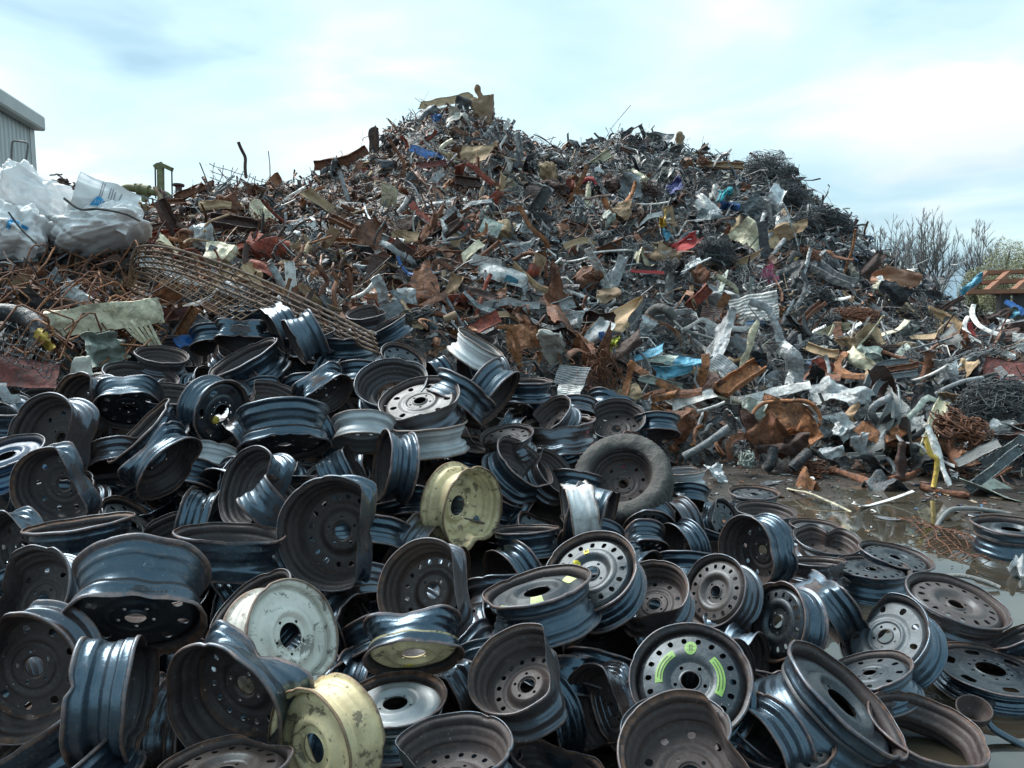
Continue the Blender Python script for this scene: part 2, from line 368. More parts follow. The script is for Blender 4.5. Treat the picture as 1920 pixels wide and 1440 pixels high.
# ------------------------------------------------------------------ the big heap as a height field z(u, Y), u = x / Y
HP = np.array([  # px,  base Y, mid Y, mid py, ridge Y, ridge py
 [-420, 3.0, 4.2, 700, 8.0, 470], [-120, 3.4, 4.6, 690, 8.3, 440], [0, 3.7, 4.9, 680, 8.6, 432], [110, 4.2, 5.4, 655, 9.0, 412],
 [200, 4.6, 5.8, 640, 9.3, 402], [300, 5.0, 6.1, 625, 9.8, 392], [370, 5.3, 6.4, 610, 10.5, 380], [410, 5.5, 6.5, 605, 11.5, 350], [500, 5.9, 6.7, 600, 12.5, 348],
 [580, 6.1, 6.8, 605, 13.2, 338], [640, 6.2, 6.9, 615, 14, 305], [700, 6.3, 7.0, 630, 14.6, 290], [740, 6.4, 7.1, 640, 15.2, 245], [800, 6.5, 7.2, 650, 15.7, 216],
 [870, 6.6, 7.3, 665, 16, 204], [910, 6.7, 7.4, 675, 16, 204], [955, 6.8, 7.5, 690, 16, 240], [1000, 6.9, 7.6, 705, 16, 264], [1050, 7.0, 7.7, 725, 16, 276],
 [1100, 7.1, 7.9, 745, 16, 268], [1160, 7.3, 8.0, 765, 16, 244], [1200, 7.4, 8.1, 775, 15.9, 253], [1270, 7.4, 8.2, 785, 15.7, 275], [1320, 7.5, 8.2, 790, 15.5, 290],
 [1380, 7.5, 8.2, 795, 15.3, 305], [1430, 7.5, 8.2, 795, 15.1, 306], [1480, 7.5, 8.2, 795, 14.8, 322], [1520, 7.5, 8.2, 795, 14.4, 365], [1560, 7.5, 8.1, 800, 14, 402],
 [1600, 7.4, 8.0, 800, 13.5, 428], [1640, 7.3, 7.9, 800, 13, 470], [1700, 7.1, 7.7, 805, 12.4, 505], [1760, 7.0, 7.6, 810, 11.6, 535], [1800, 6.9, 7.5, 810, 11, 575],
 [1840, 6.8, 7.4, 805, 10.4, 615], [1900, 6.7, 7.3, 805, 9.6, 665], [2000, 6.6, 7.2, 805, 9.0, 700], [2300, 6.2, 6.8, 815, 8.4, 730]], float)
def elev(py):                       # dz / dY for a pixel row
    a = (720 - py) / F; return (UP[2] * a + FW[2]) / (UP[1] * a + FW[1])
HU = (HP[:, 0] - 960) / F
def heap_z(x, y, noise=True):
    x = np.asarray(x, float); y = np.asarray(y, float)
    u = x / np.maximum(y, 0.5)
    yb, ym, pm, yr, pr = [np.interp(u, HU, HP[:, k]) for k in range(1, 6)]
    zm = EYE[2] + ym * elev(pm); zr = EYE[2] + yr * elev(pr)
    z1 = zm * (y - yb) / (ym - yb)
    t = (y - ym) / (yr - ym); z2 = zm + (zr - zm) * (t * 0.86 + 0.14 * t * t)
    z3 = zr - 0.75 * (y - yr)
    z = np.where(y < yb, -0.3 * (yb - y), np.where(y < ym, z1, np.where(y < yr, z2, z3)))
    if noise:
        p = np.stack([x.ravel(), y.ravel(), z.ravel() * 0], 1)
        amp = ss(y, yb - 0.2, ym + 0.4) * (1 - 0.6 * ss(y, yr - 1.2, yr - 0.1))
        z = z + (amp.ravel() * (0.17 * sn(p, 2.3, 21, 3) + 0.05 * sn(p, 8, 22, 2))).reshape(z.shape)
    return z
def heap_hit(px, py, tmax=24.0):
    """first point of the heap on the ray through a pixel, or None when it passes over the ridge"""
    v = FW + RT * (px - 960) / F + UP * (720 - py) / F
    t = np.linspace(3.0, tmax, 900); q = EYE + t[:, None] * v
    zz = heap_z(q[:, 0], q[:, 1]); below = np.nonzero(q[:, 2] < np.maximum(zz, 0.0))[0]
    if len(below): return q[below[0]], t[below[0]]
    gap = q[:, 2] - zz; k = np.argmin(gap + np.where(t > 17, 5, 0)); return q[k], t[k]
# ------------------------------------------------------------------ steel wheel templates (radius 0.21 m, outer face towards +Z)
RIM = np.array([(.2045, .0935), (.2085, .0915), (.2100, .0875), (.2085, .083), (.200, .0805), (.1930, .078), (.1900, .071), (.1890, .052), (.1910, .047), (.1880, .041),
 (.180, .036), (.168, .031), (.1640, .024), (.1632, .014), (.1632, .004), (.1645, -.003), (.172, -.011), (.1765, -.018), (.1775, -.034), (.183, -.042), (.1910, -.047),
 (.1890, -.052), (.1900, -.071), (.1930, -.078), (.200, -.0805), (.2085, -.083), (.2100, -.0875), (.2085, -.0915), (.2045, -.0935)])
def rim_template(S):
    t = np.gradient(RIM, axis=0); t /= np.linalg.norm(t, axis=1)[:, None]
    nrm2 = np.stack([-t[:, 1], t[:, 0]], 1)             # points outward (+r) when z decreases along the line
    nrm2 *= np.sign((nrm2[:, 0]).sum())
    k = len(RIM); lipw = np.ones(k); lipw[:3] = 1.2; lipw[-3:] = 1.2
    o = RIM + nrm2 * 0.0015 * lipw[:, None]; i = RIM - nrm2 * 0.0015 * lipw[:, None]
    loop = np.concatenate([o, i[::-1]]); K = len(loop)
    th = np.arange(S) * 2 * np.pi / S
    V = np.stack([loop[None, :, 0] * np.cos(th)[:, None], loop[None, :, 0] * np.sin(th)[:, None], np.tile(loop[:, 1], (S, 1))], 2).reshape(-1, 3)
    Q = grid_faces(S, K, True, True)
    seg = Q[:, 0] % K
    mi = np.where(seg < k - 1, 0, 1); mi[seg == K - 1] = 0; mi[seg == k - 1] = 0
    w1 = np.zeros(k); w1[[0, 1, 2, 3]] = [1, 1, 1, .75]; w1[[-1, -2, -3, -4]] = [1, 1, 1, .75]; w1[[4, 5, -5, -6]] = .45; w1[[8, 20]] = .35
    wear = np.tile(np.concatenate([w1, w1[::-1]]), S)
    return V, Q[:, ::-1], mi, wear
DISCS = {   # profile (r, z), ring of vent holes (r0, r1, count, radial size, tangential size), bolt circle
 'm': dict(p=[(.1635, .006), (.160, .018), (.152, .034), (.144, .042), (.112, .047), (.103, .052), (.094, .053), (.085, .047), (.076, .036), (.069, .031), (.066, .030), (.040, .030), (.036, .034), (.033, .039), (.0315, .037)], vent=(.112, .144, 16, .0105, .0095)),
 'e': dict(p=[(.1635, .006), (.160, .018), (.152, .032), (.146, .036), (.108, .036), (.100, .034), (.092, .032), (.085, .036), (.078, .040), (.072, .038), (.067, .034), (.040, .034), (.036, .038), (.033, .042), (.0315, .040)], vent=(.108, .146, 9, .0135, .0125)),
 'r': dict(p=[(.1635, .014), (.160, .028), (.155, .036), (.148, .038), (.108, .036), (.104, .040), (.100, .044), (.090, .044), (.086, .044), (.060, .044), (.058, .046), (.056, .050), (.054, .050)], vent=(.108, .148, 6, .0130, .026)),
 's': dict(p=[(.1635, .004), (.158, .018), (.148, .030), (.136, .030), (.122, .022), (.110, .030), (.100, .046), (.090, .050), (.082, .044), (.076, .034), (.072, .030), (.056, .030), (.053, .030), (.051, .035), (.050, .035)], vent=None),
 'n': dict(p=[(.1635, .010), (.158, .026), (.148, .040), (.144, .044), (.116, .052), (.106, .056), (.096, .058), (.086, .056), (.076, .050), (.070, .044), (.066, .042), (.040, .042), (.036, .044), (.033, .046), (.0315, .044)], vent=(.116, .144, 18, .0085, .0085)),
}
def disc_z(kind, r):
    p = np.array(DISCS[kind]['p']); return np.interp(r, p[::-1, 0], p[::-1, 1])
def disc_template(kind, bolts, S=60):
    D = DISCS[kind]; p = np.array(D['p']); th = 0.0024
    holes = []
    if D['vent']:
        r0, r1, n, a, b = D['vent']; holes.append((r0, r1, n, a, b, 2.4 if kind != 'r' else 3.5))
    br0, br1 = {'m': (.040, .066), 'e': (.040, .067), 'r': (.060, .086), 's': (.056, .072), 'n': (.040, .066)}[kind]
    holes.append((br0, br1, 10 if kind == 'r' else bolts, .0068, .0068, 2.0))
    V = []; Q = []; mi = []; n0 = 0
    def emit(v, q, m):
        nonlocal n0
        V.append(v); Q.append(np.asarray(q) + n0); mi.append(np.full(len(q), m)); n0 += len(v)
    ring = np.zeros(len(p), bool)
    skip = [any(abs(p[i, 0] - h[1]) < 1e-6 and abs(p[i + 1, 0] - h[0]) < 1e-6 for h in holes) for i in range(len(p) - 1)]
    a = np.arange(S) * 2 * np.pi / S
    for side, m in ((1, 0), (-1, 1)):
        i = 0
        while i < len(p) - 1:
            if skip[i]: i += 1; continue
            j = i
            while j < len(p) - 1 and not skip[j]: j += 1
            q = p[i:j + 1]
            v = np.stack([q[:, None, 0] * np.cos(a), q[:, None, 0] * np.sin(a), np.tile(q[:, None, 1], (1, S)) + side * th], 2).reshape(-1, 3)
            f = grid_faces(len(q), S, False, True)
            emit(v, f if side > 0 else f[:, ::-1], m); i = j
        for (r0, r1, n, ha, hb, pw) in holes:
            rc = (r0 + r1) / 2; dt = np.pi / n; e = np.linspace(-1, 1, 7)[:-1]
            bx = np.concatenate([e, np.full(6, 1.0), -e, np.full(6, -1.0)]); by = np.concatenate([np.full(6, -1.0), e, np.full(6, 1.0), -e])
            al = np.arctan2(by * (r1 - r0) / 2, bx * dt * rc)
            ca, sa = np.cos(al), np.sin(al); rad = (np.abs(ca / hb) ** pw + np.abs(sa / ha) ** pw) ** (-1 / pw)
            hx, hy = rad * ca / rc, rad * sa                  # angle, radial offset
            for k in range(n):
                t0 = 2 * np.pi * (k + 0.5) / n + np.pi / 2
                rows = []
                for f in (0.0, 0.45, 1.0):
                    rr = (1 - f) * (rc + by * (r1 - r0) / 2) + f * (rc + hy); tt = t0 + (1 - f) * bx * dt + f * hx
                    z = np.interp(rr, p[::-1, 0], p[::-1, 1]) + side * th
                    rows.append(np.stack([rr * np.cos(tt), rr * np.sin(tt), z], 1))
                v = np.concatenate(rows); f = grid_faces(3, 24, False, True)
                emit(v, f[:, ::-1] if side < 0 else f, m)
                if side > 0:
                    vb = rows[2].copy(); vb[:, 2] -= 2 * th
                    emit(np.concatenate([rows[2], vb]), grid_faces(2, 24, False, True), 0)
    V = np.concatenate(V); r = np.hypot(V[:, 0], V[:, 1])
    wear = np.clip((r - .150) / .03, 0, .4) + np.where(r < .036, .4, 0.0)
    return V, np.concatenate(Q), np.concatenate(mi), wear
RIMS = {S: rim_template(S) for S in (52, 88)}
DISCT = {}
def disc_of(kind, bolts):
    if (kind, bolts) not in DISCT: DISCT[(kind, bolts)] = disc_template(kind, bolts)
    return DISCT[(kind, bolts)]
def deform(V, dents, seed, width, soft=1.0):
    r = np.hypot(V[:, 0], V[:, 1]); th = np.arctan2(V[:, 1], V[:, 0]); z = V[:, 2].copy()
    rr = np.random.default_rng(seed); p = rr.random(6) * 6.28
    zf = z / .09
    f2 = 1 + soft * (.008 * np.sin(2 * th + p[0]) + .003 * np.sin(3 * th + p[1] + zf * .6) + .003 * np.sin(5 * th + p[2] - zf))
    zz = z + soft * (r / .2) ** 2 * (.0025 * np.sin(2 * th + p[3]) + .001 * np.sin(4 * th + p[4]) + .0012 * np.sin(9 * th + p[5]))
    r = r * (1 + (f2 - 1) * np.clip(r / .15, 0, 1))
    g = np.clip((r - .085) / .10, 0, 1) ** 1.3
    for (deg, amp, wd, zb) in dents:
        d = (th - math.radians(deg) + np.pi) % (2 * np.pi) - np.pi
        zt = np.ones_like(z) if zb == 0 else ss(z * zb, -.07, .085)
        pw = 1.15 + 1.2 * rr.random(); core = np.exp(-np.abs(d / wd) ** pw); side = np.exp(-((np.abs(d) - 1.9 * wd) / (.75 * wd)) ** 2)
        if wd >= .3 and amp > .15:                       # a blow flattens the rim along a chord
            c = .205 * (1 - amp * 1.05) / np.maximum(np.cos(d), .05); c = np.where(np.cos(d) <= .05, 9.0, c); k = 130
            flat = -np.log(np.exp(-k * np.minimum(r, .6)) + np.exp(-k * np.minimum(c, .6))) / k
            r = r + (np.minimum(flat, r) - r) * np.clip((r - .06) / .05, 0, 1) * zt; a2 = amp * .22
        else: a2 = amp
        r = r * (1 - a2 * core * g * zt) * (1 + .11 * a2 * side * g * zt)
        zz = zz - np.where(zb == 0, np.sign(z) * .35, zb * .8) * np.abs(z) * amp * core * g * zt
        zz = zz + .018 * amp * core * g * np.sin(3 * d / wd + p[0])
    lip = np.clip((np.abs(z) - .06) / .025, 0, 1) * np.clip((r - .15) / .03, 0, 1)      # small dings along the lips
    for k in range(7):
        d = (th - rr.random() * 6.28 + np.pi) % (2 * np.pi) - np.pi; wd = rr.uniform(.03, .14); c = np.exp(-(d / wd) ** 2) * lip * (np.sign(z) == rr.choice([-1, 1]))
        r = r * (1 - rr.uniform(-.01, .04) * c); zz = zz - np.sign(z) * rr.uniform(-.004, .012) * c
    return np.stack([r * np.cos(th), r * np.sin(th), zz * width], 1)

# depth of the wheel heap under a pixel, from control points read off the sizes of wheels there
DC = [(430, 1300, 2.15), (620, 1010, 2.95), (730, 700, 4.7), (560, 620, 5.3), (470, 590, 5.8), (100, 810, 4.0), (1160, 880, 4.75), (880, 960, 3.75), (1270, 1270, 2.6), (1300, 1400, 2.1),
 (20, 1250, 2.2), (30, 900, 3.3), (250, 700, 4.9), (0, 1440, 1.75), (850, 1400, 2.0), (900, 640, 5.7), (1230, 815, 5.6), (1000, 790, 5.0), (560, 1440, 1.8), (1000, 1440, 1.9),
 (300, 1120, 2.5), (1440, 1040, 3.9), (1340, 1110, 3.4), (1100, 1070, 3.1), (970, 1250, 2.5), (790, 1110, 2.75), (1530, 1150, 3.5), (1460, 1170, 3.3), (1210, 1000, 3.9), (470, 800, 4.0), (330, 820, 3.9), (690, 600, 5.9), (100, 745, 4.6)]
for (px, py, z) in [(1420, 925, .1), (1450, 960, .12), (1550, 1010, .12), (1640, 1062, .1), (1680, 1040, .08), (1795, 1125, .1), (1890, 985, .1), (1655, 1200, .17), (1740, 1360, .1), (1860, 1253, .05), (1850, 1440, .08), (1900, 1190, .12), (1590, 1320, .22), (1480, 1390, .25), (1600, 1440, .2)]:
    DC.append((px, py, ground_depth(px, py, z)))
DC = np.array(DC); _s = np.array([1 / 300, 1 / 220]); _q = DC[:, :2] * _s
_A = np.linalg.norm(_q[:, None] - _q[None], axis=2); _A = np.block([[_A, np.ones((len(DC), 1)), _q], [np.ones((1, len(DC))), np.zeros((1, 3))], [_q.T, np.zeros((2, 3))]])
_A[:len(DC), :len(DC)] += np.eye(len(DC)) * 0.02
_w = np.linalg.solve(_A, np.concatenate([np.log(DC[:, 2]), np.zeros(3)]))
def wheel_depth(px, py):
    q = np.array([px, py]) * _s; k = len(DC)
    return float(np.exp(np.linalg.norm(q - _q, axis=1) @ _w[:k] + _w[k] + q @ _w[k + 1:]))

WCOL = {'K': (.005, .008, .013), 'G': (.026, .035, .045), 'N': (.045, .031, .027), 'S': (.40, .44, .47), 'C': (.74, .64, .38), 'H': (.70, .70, .64), 'P': (.78, .81, .83), 'M': (.15, .018, .03), 'B': (.010, .035, .085)}
WNAME = {'K': 'black', 'G': 'worn grey black', 'N': 'rusty brown', 'S': 'silver grey', 'C': 'cream', 'H': 'white', 'P': 'bright silver', 'M': 'dark red', 'B': 'blue black'}
def full_face(V):
    """discs seen from the front reach almost to the lip"""
    r = np.hypot(V[:, 0], V[:, 1]); k = np.where(r > .09, (.09 + (r - .09) * (.1875 - .09) / (.1635 - .09)) / np.maximum(r, 1e-6), 1.0)
    return V * np.stack([k, k, np.ones_like(k)], 1) + np.array([0, 0, .026])
PLACED = []; MAIN = []          # (object, px, py, look) waiting for a label
def wheel_frame(px, py, phi, m, side, pos):
    tc = -nrm(pos - EYE); a = math.radians(phi)
    rt = nrm(np.cross([0, 0, 1.0], tc)); up = np.cross(tc, rt)
    A = nrm(m * tc + math.sqrt(max(0, 1 - m * m)) * (math.cos(a) * rt + math.sin(a) * up))
    if abs(A @ up) < abs(A @ rt): Y = nrm(up - (up @ A) * A); X = np.cross(Y, A)
    else: X = nrm(rt - (rt @ A) * A); Y = np.cross(A, X)
    if side == 'B': return A, X, -Y, -A
    return A, X, Y, A
WN_ = [0]
def wheel(px, py, D, phi, m, side='B', kind='m', col='K', dents=(), label=None, width=1.0, roll=0, parts=(), bias=0.0, bolts=None, name='steel_wheel', disc_col=None, tyre=False, group='scrapped steel wheels in the heap', cat='wheel', nodisc=False):
    WN_[0] += 1; seed = 1000 + WN_[0]
    width *= .88; zc = wheel_depth(px, py) + bias
    R = D * zc / (2 * F); Rc = min(max(R, .165), .25)
    if tyre: Rc = min(max(R, .29), .33)
    zc *= Rc / R
    for _ in range(40):
        pos = P(px, py, zc); R = D * zc / (2 * F)
        Rr = R if not tyre else R * .66
        A, X, Y, Z = wheel_frame(px, py, phi, m, side, pos)
        ctr = pos - A * .09 * width * (Rr / .21)
        low = ctr[2] - Rr * math.sqrt(max(0, 1 - A[2] ** 2)) - abs(A[2]) * .09 * width * Rr / .21
        if low > -.05 or R < .15: break
        zc *= .975
    if side == 'B': dents = [(-d[0], *d[1:]) for d in dents]
    dents = [(d[0], d[1], d[2] if len(d) > 2 else .38, (d[3] if len(d) > 3 else 0) * (-1 if side == 'B' else 1)) for d in dents]
    sc_ = Rr / .21
    root = empty(name, mat4(X, Y, Z, ctr)); root['category'] = cat; root['group'] = group
    if bias < .35: MAIN.append((*(ctr), Rr))
    light = col in 'CHM'
    c = np.array(WCOL[col]); c = np.clip(c * (0.75 + .5 * rng.random()), 0, 1)
    S = 88 if D > 120 else 52
    V, Q, mi, wear = RIMS[S]
    ca, sa = math.cos(math.radians(roll)), math.sin(math.radians(roll))
    def place(V): return deform(V, dents, seed, width) * sc_
    outm = M_wlight if light else M_wsilver if col in 'SP' else M_wpaint; inm = M_winner if col not in 'CH' else M_wlight
    link('rim', mesh_np('rim', place(V), Q, True, [outm, inm], mi, {'wear': wear}), root, c)
    if not nodisc:
        V, Q, mi, wear = disc_of(kind, bolts or (4 if seed % 3 else 5))
        V = full_face(V) if side == 'F' else V.copy(); V[:, :2] = V[:, :2] @ np.array([[ca, sa], [-sa, ca]])
        dm = M_wlight if (disc_col or col) in 'CH' else M_wsilver if (disc_col or col) in 'SP' else M_wdisc
        link('disc', mesh_np('disc', place(V), Q, True, [dm, dm if (disc_col or col) in 'CHSP' else M_winner], mi, {'wear': wear}), root, WCOL[disc_col] if disc_col else c)
    for p in parts:
        if p[0] == 'arc':      # (kind, name, r0, r1, deg0, deg1, material) printed sticker following the disc
            _, nm, r0, r1, d0, d1, mt = p
            rr = np.linspace(r0, r1, 8); tt = np.radians(np.linspace(d0, d1, 24)); A_, B_ = np.meshgrid(rr, tt, indexing='ij')
            v = np.stack([A_ * np.cos(B_), A_ * np.sin(B_), disc_z(kind, A_) + (.0054 if mt is M_ink else .0042)], 2).reshape(-1, 3); v = full_face(v) if side == 'F' else v
            link(nm, mesh_np(nm, place(v), grid_faces(8, 24), True, [mt]), root)
        elif p[0] == 'round':  # (kind, name, x, y, rx, ry, material)
            _, nm, x, y, rx, ry, mt = p
            aa = np.arange(28) * 2 * np.pi / 28; rad = np.linspace(0.02, 1, 5)
            v = np.stack([x + rx * rad[:, None] * np.cos(aa), y + ry * rad[:, None] * np.sin(aa)], 2).reshape(-1, 2)
            v = np.concatenate([v, disc_z(kind, np.hypot(v[:, 0], v[:, 1]))[:, None] + .0042], 1); v = full_face(v) if side == 'F' else v
            link(nm, mesh_np(nm, place(v), grid_faces(5, 28, False, True), True, [mt]), root)
        elif p[0] == 'text':   # (kind, name, string, x, y, size, material)
            _, nm, s, x, y, size, mt = p
            cu = bpy.data.curves.new(nm, 'FONT'); cu.body = s; cu.size = size; cu.align_x = 'CENTER'; cu.align_y = 'CENTER'; cu.space_line = .8
            o = bpy.data.objects.new(nm, cu); C.objects.link(o)
            me = bpy.data.meshes.new_from_object(o.evaluated_get(bpy.context.evaluated_depsgraph_get()))
            bpy.data.objects.remove(o)
            v = np.array([q.co[:] for q in me.vertices]); v[:, 0] += x; v[:, 1] += y
            v[:, 2] = disc_z(kind, np.hypot(v[:, 0], v[:, 1])) + .0056
            v = full_face(v) if side == 'F' else v
            v = place(v)
            for q, co in zip(me.vertices, v): q.co = co
            me.materials.clear(); me.materials.append(mt); link(nm, me, root)
        elif p[0] == 'knob':   # (kind, name, r, colour, material, radius) lump on the hub
            _, nm, x, y, z, rad, mt, cc = p
            aa = np.arange(20) * 2 * np.pi / 20; q = np.linspace(0, np.pi / 2, 7)
            v = np.stack([rad * np.cos(q)[:, None] * np.cos(aa), rad * np.cos(q)[:, None] * np.sin(aa), rad * .6 * np.sin(q)[:, None] + 0 * aa], 2).reshape(-1, 3)
            v = v * (1 + .12 * sn(v, 120, seed, 2))[:, None] + np.array([x, y, z])
            link(nm, mesh_np(nm, v * sc_, grid_faces(7, 20, False, True), True, [mt]), root, cc)
    if tyre:
        pr = np.array([(.190, .066), (.200, .086), (.214, .094), (.219, .099), (.225, .096), (.248, .103), (.254, .106), (.260, .103), (.276, .104), (.281, .108), (.286, .102), (.299, .096), (.308, .084), (.313, .068), (.3145, .045), (.308, .042), (.308, .036), (.315, .033), (.316, .006), (.309, .003), (.309, -.003), (.316, -.006), (.315, -.045), (.308, -.084), (.295, -.098), (.268, -.107), (.235, -.105), (.205, -.094), (.190, -.070), (.20, -.06), (.27, -.07), (.28, 0), (.27, .07), (.20, .06)])
        S2 = 216; tt = np.arange(S2) * 2 * np.pi / S2; V = np.zeros((S2, len(pr), 3))
        groove = 1 - .020 * ((np.arange(S2) % 4) < 1)[:, None] * ((pr[:, 0] > .297) & (np.abs(pr[:, 1]) > .03))[None]
        V[..., 0] = pr[None, :, 0] * groove * np.cos(tt)[:, None]; V[..., 1] = pr[None, :, 0] * groove * np.sin(tt)[:, None]; V[..., 2] = pr[None, :, 1]
        V = V.reshape(-1, 3); V *= (1 + .010 * sn(V, 9, seed, 2))[:, None]
        link('tyre', mesh_np('tyre', V * sc_, grid_faces(S2, len(pr), True, True)[:, ::-1], True, [M_rubber]), root, (.045, .042, .038))
    crushed = max([d[1] for d in dents], default=0)
    look = ('crushed ' if crushed > .3 else 'dented ' if crushed > .12 else '') + WNAME[col] + ' wheel '
    if m < .26: look += 'seen side on' if 45 < phi % 180 < 135 else 'standing on its edge'
    elif phi % 360 > 45 and phi % 360 < 135 and m < .5: look += 'lying flat'
    elif phi % 360 > 225 and phi % 360 < 315 and m < .6: look += 'tipped face down'
    elif side == 'B': look += 'showing its open back'
    else: look += 'showing its disc face'
    if label: root['label'] = label; 
    else: PLACED.append((root, px, py, look))
    root['px'] = px; root['py'] = py
    del root['px']; del root['py']
    return root
# ------------------------------------------------------------------ the wheels one can see, read off the photograph row by row
W = wheel
# nearest rows
W(412, 1330, 268, 216, .62, 'B', 'm', 'K', [(46, .40, .40, -1), (150, .1, .4)], 'big black wheel with deep creased barrel in the front row beside the cream wheel', width=1.1)
W(252, 1172, 252, 258, .52, 'F', 'e', 'K', [(80, .30, .5, 1), (200, .15)], 'black wheel with large vent holes and buckled upper lip on the left', width=1.2)
W(266, 1296, 245, 350, .22, 'B', 'm', 'G', [(80, .25, .4), (-60, .15)], 'narrow grey black wheel standing upright at lower left, barrel to the left', width=1.05)
W(25, 1272, 250, 200, .82, 'B', 'e', 'N', [(140, .38, .4)], 'brown dished wheel cut by the left edge with folded rim', bolts=5)
W(60, 1352, 260, 118, .25, 'B', 'm', 'K', [(250, .2)], 'black barrel slanting across the bottom left corner', bias=.2)
W(110, 1432, 240, 118, .2, 'B', 'm', 'K', [], 'lowest black barrel in the bottom left corner')
W(42, 1115, 195, 150, .72, 'B', 'e', 'N', [(172, .42, .32)], 'brown wheel at left edge with pinched rim above the brown dished wheel')
W(12, 1036, 160, 185, .7, 'B', 'e', 'K', [(40, .25)])
W(150, 1062, 150, 285, .55, 'B', 's', 'N', [(100, .1)])
W(296, 1030, 120, 300, .68, 'F', 'r', 'K', [(90, .42, .5, -1)], width=1.3)
W(432, 1000, 200, 82, .2, 'B', 'm', 'K', [(270, .2)])
W(402, 1062, 118, 62, .3, 'B', 'm', 'P', [(40, .35, .3), (200, .3)], 'crumpled bright silver rim wedged above the scuffed white wheel')
W(468, 1135, 185, 128, .4, 'B', 'm', 'K', [])
W(553, 1190, 212, 12, .76, 'F', 's', 'H', [(300, .08)], 'scuffed white wheel with large hub hole and no vents', bolts=5)
W(578, 1408, 235, 198, .58, 'F', 's', 'C', [(330, .08)], 'cream wheel at the bottom edge beside the big creased black one', bolts=4)
W(420, 1432, 250, 92, .4, 'F', 'm', 'N', [(40, .2)])
# left middle
W(98, 916, 158, 198, .86, 'B', 'e', 'G', [(18, .45, .42)], 'worn grey wheel with folded right side and eight round holes at left')
W(78, 818, 168, 165, .66, 'B', 'e', 'N', [(350, .25)])
W(142, 770, 150, 172, .58, 'B', 'm', 'N', [(5, .4, .35)])
W(8, 848, 140, 108, .36, 'F', 's', 'B', [], 'blue sheened wheel with pale lip cut by the left edge')
W(10, 806, 112, 200, .6, 'F', 'e', 'K', [])
W(36, 762, 135, 92, .22, 'B', 'm', 'K', [])
W(106, 742, 120, 82, .3, 'B', 'e', 'K', [(210, .2)])
W(166, 702, 90, 108, .18, 'B', 'm', 'K', [])
W(266, 702, 135, 78, .32, 'B', 'e', 'K', [(260, .3, .4, -1)])
W(240, 768, 118, 262, .66, 'F', 'e', 'K', [(100, .2)])
W(304, 664, 96, 82, .34, 'B', 's', 'N', [], 'rust brown open drum shaped wheel at the top of the wheel heap')
W(314, 738, 120, 85, .34, 'B', 'e', 'K', [(160, .32, .35)])
W(262, 806, 158, 135, .14, 'B', 'm', 'K', [(60, .15)], 'barrel with orange rusted lip slanting to the upper right')
W(322, 880, 145, 312, .5, 'B', 's', 'K', [(120, .35, .6, -1), (330, .2)], 'black wheel with big dark mouth facing down right')
W(418, 775, 128, 338, .74, 'F', 'r', 'K', [], 'black wheel with a yellow lump on its hub', parts=[('knob', 'hub_lump', -.045, -.04, .078, .026, M_cloth, (.45, .33, .03))])
W(428, 822, 112, 212, .2, 'F', 'm', 'G', [(60, .35)])
W(512, 742, 112, 72, .5, 'B', 's', 'N', [(180, .35, .35)])
W(534, 842, 172, 271, .30, 'F', 'e', 'K', [(90, .14, .7, 1)], 'large blue black wheel tipped forward with bowed lower lip in mid heap', width=1.1)
W(520, 706, 85, 55, .22, 'B', 'm', 'G', [(30, .2)])
W(615, 742, 106, 305, .6, 'B', 'e', 'K', [(110, .3)])
W(456, 668, 140, 118, .2, 'B', 'm', 'K', [])
W(450, 640, 92, 265, .4, 'B', 's', 'G', [(90, .45, .45)])
W(460, 622, 80, 255, .6, 'B', 's', 'K', [])
W(482, 572, 98, 100, .16, 'B', 'm', 'K', [])
W(512, 620, 100, 205, .16, 'B', 'm', 'G', [(70, .2)])
W(550, 640, 100, 205, .12, 'B', 'm', 'G', [(90, .15)], width=1.3, bias=-.15)
W(644, 627, 122, 91, .12, 'B', 'm', 'K', [])
W(582, 625, 92, 100, .18, 'B', 'm', 'K', [])
W(690, 584, 84, 100, .3, 'B', 's', 'N', [(20, .4, .35)])
W(724, 608, 82, 118, .12, 'B', 'm', 'K', [])
W(690, 678, 80, 335, .72, 'F', 'e', 'K', [])
W(757, 672, 92, 62, .55, 'F', 'e', 'K', [])
W(733, 714, 138, 100, .66, 'B', 's', 'G', [(60, .08)], 'open wheel with a rusty brake disc left inside', parts=[('knob', 'brake_disc', 0, 0, .012, .085, M_rust, (.11, .05, .03))])
W(786, 745, 156, 103, .5, 'F', 'e', 'N', [(285, .22, .5, 1)], 'dirt brown wheel folded at the front, top of the two stack', bias=-.15)
W(806, 795, 142, 95, .16, 'B', 'm', 'S', [], 'silver grey wheel under the folded dirt brown one')
W(682, 832, 120, 268, .34, 'B', 'e', 'S', [], 'silver topped wheel tipped face down in mid heap')
W(680, 766, 72, 80, .55, 'B', 'e', 'N', [])
W(902, 642, 100, 58, .14, 'B', 'm', 'P', [], 'bright white silver barrel at the back of the wheel heap', width=1.1, bias=-.1)
W(848, 768, 132, 236, .2, 'B', 'm', 'K', [(40, .15)], 'long black barrel sloping under the bright silver one')
W(936, 748, 125, 322, .26, 'B', 's', 'G', [])
W(990, 714, 95, 90, .13, 'B', 'm', 'K', [])
W(900, 634, 64, 80, .4, 'B', 's', 'N', [(60, .3)])
W(715, 872, 138, 172, .24, 'B', 's', 'K', [])
W(668, 878, 125, 28, .15, 'B', 'm', 'G', [(100, .22)], width=1.15)
W(462, 912, 158, 160, .6, 'B', 's', 'K', [(350, .38, .5)], 'wheel with smooth purple black bowl and one white spot on the lip', parts=[])
W(548, 935, 172, 38, .16, 'B', 'm', 'G', [(85, .35, .3), (200, .3)])
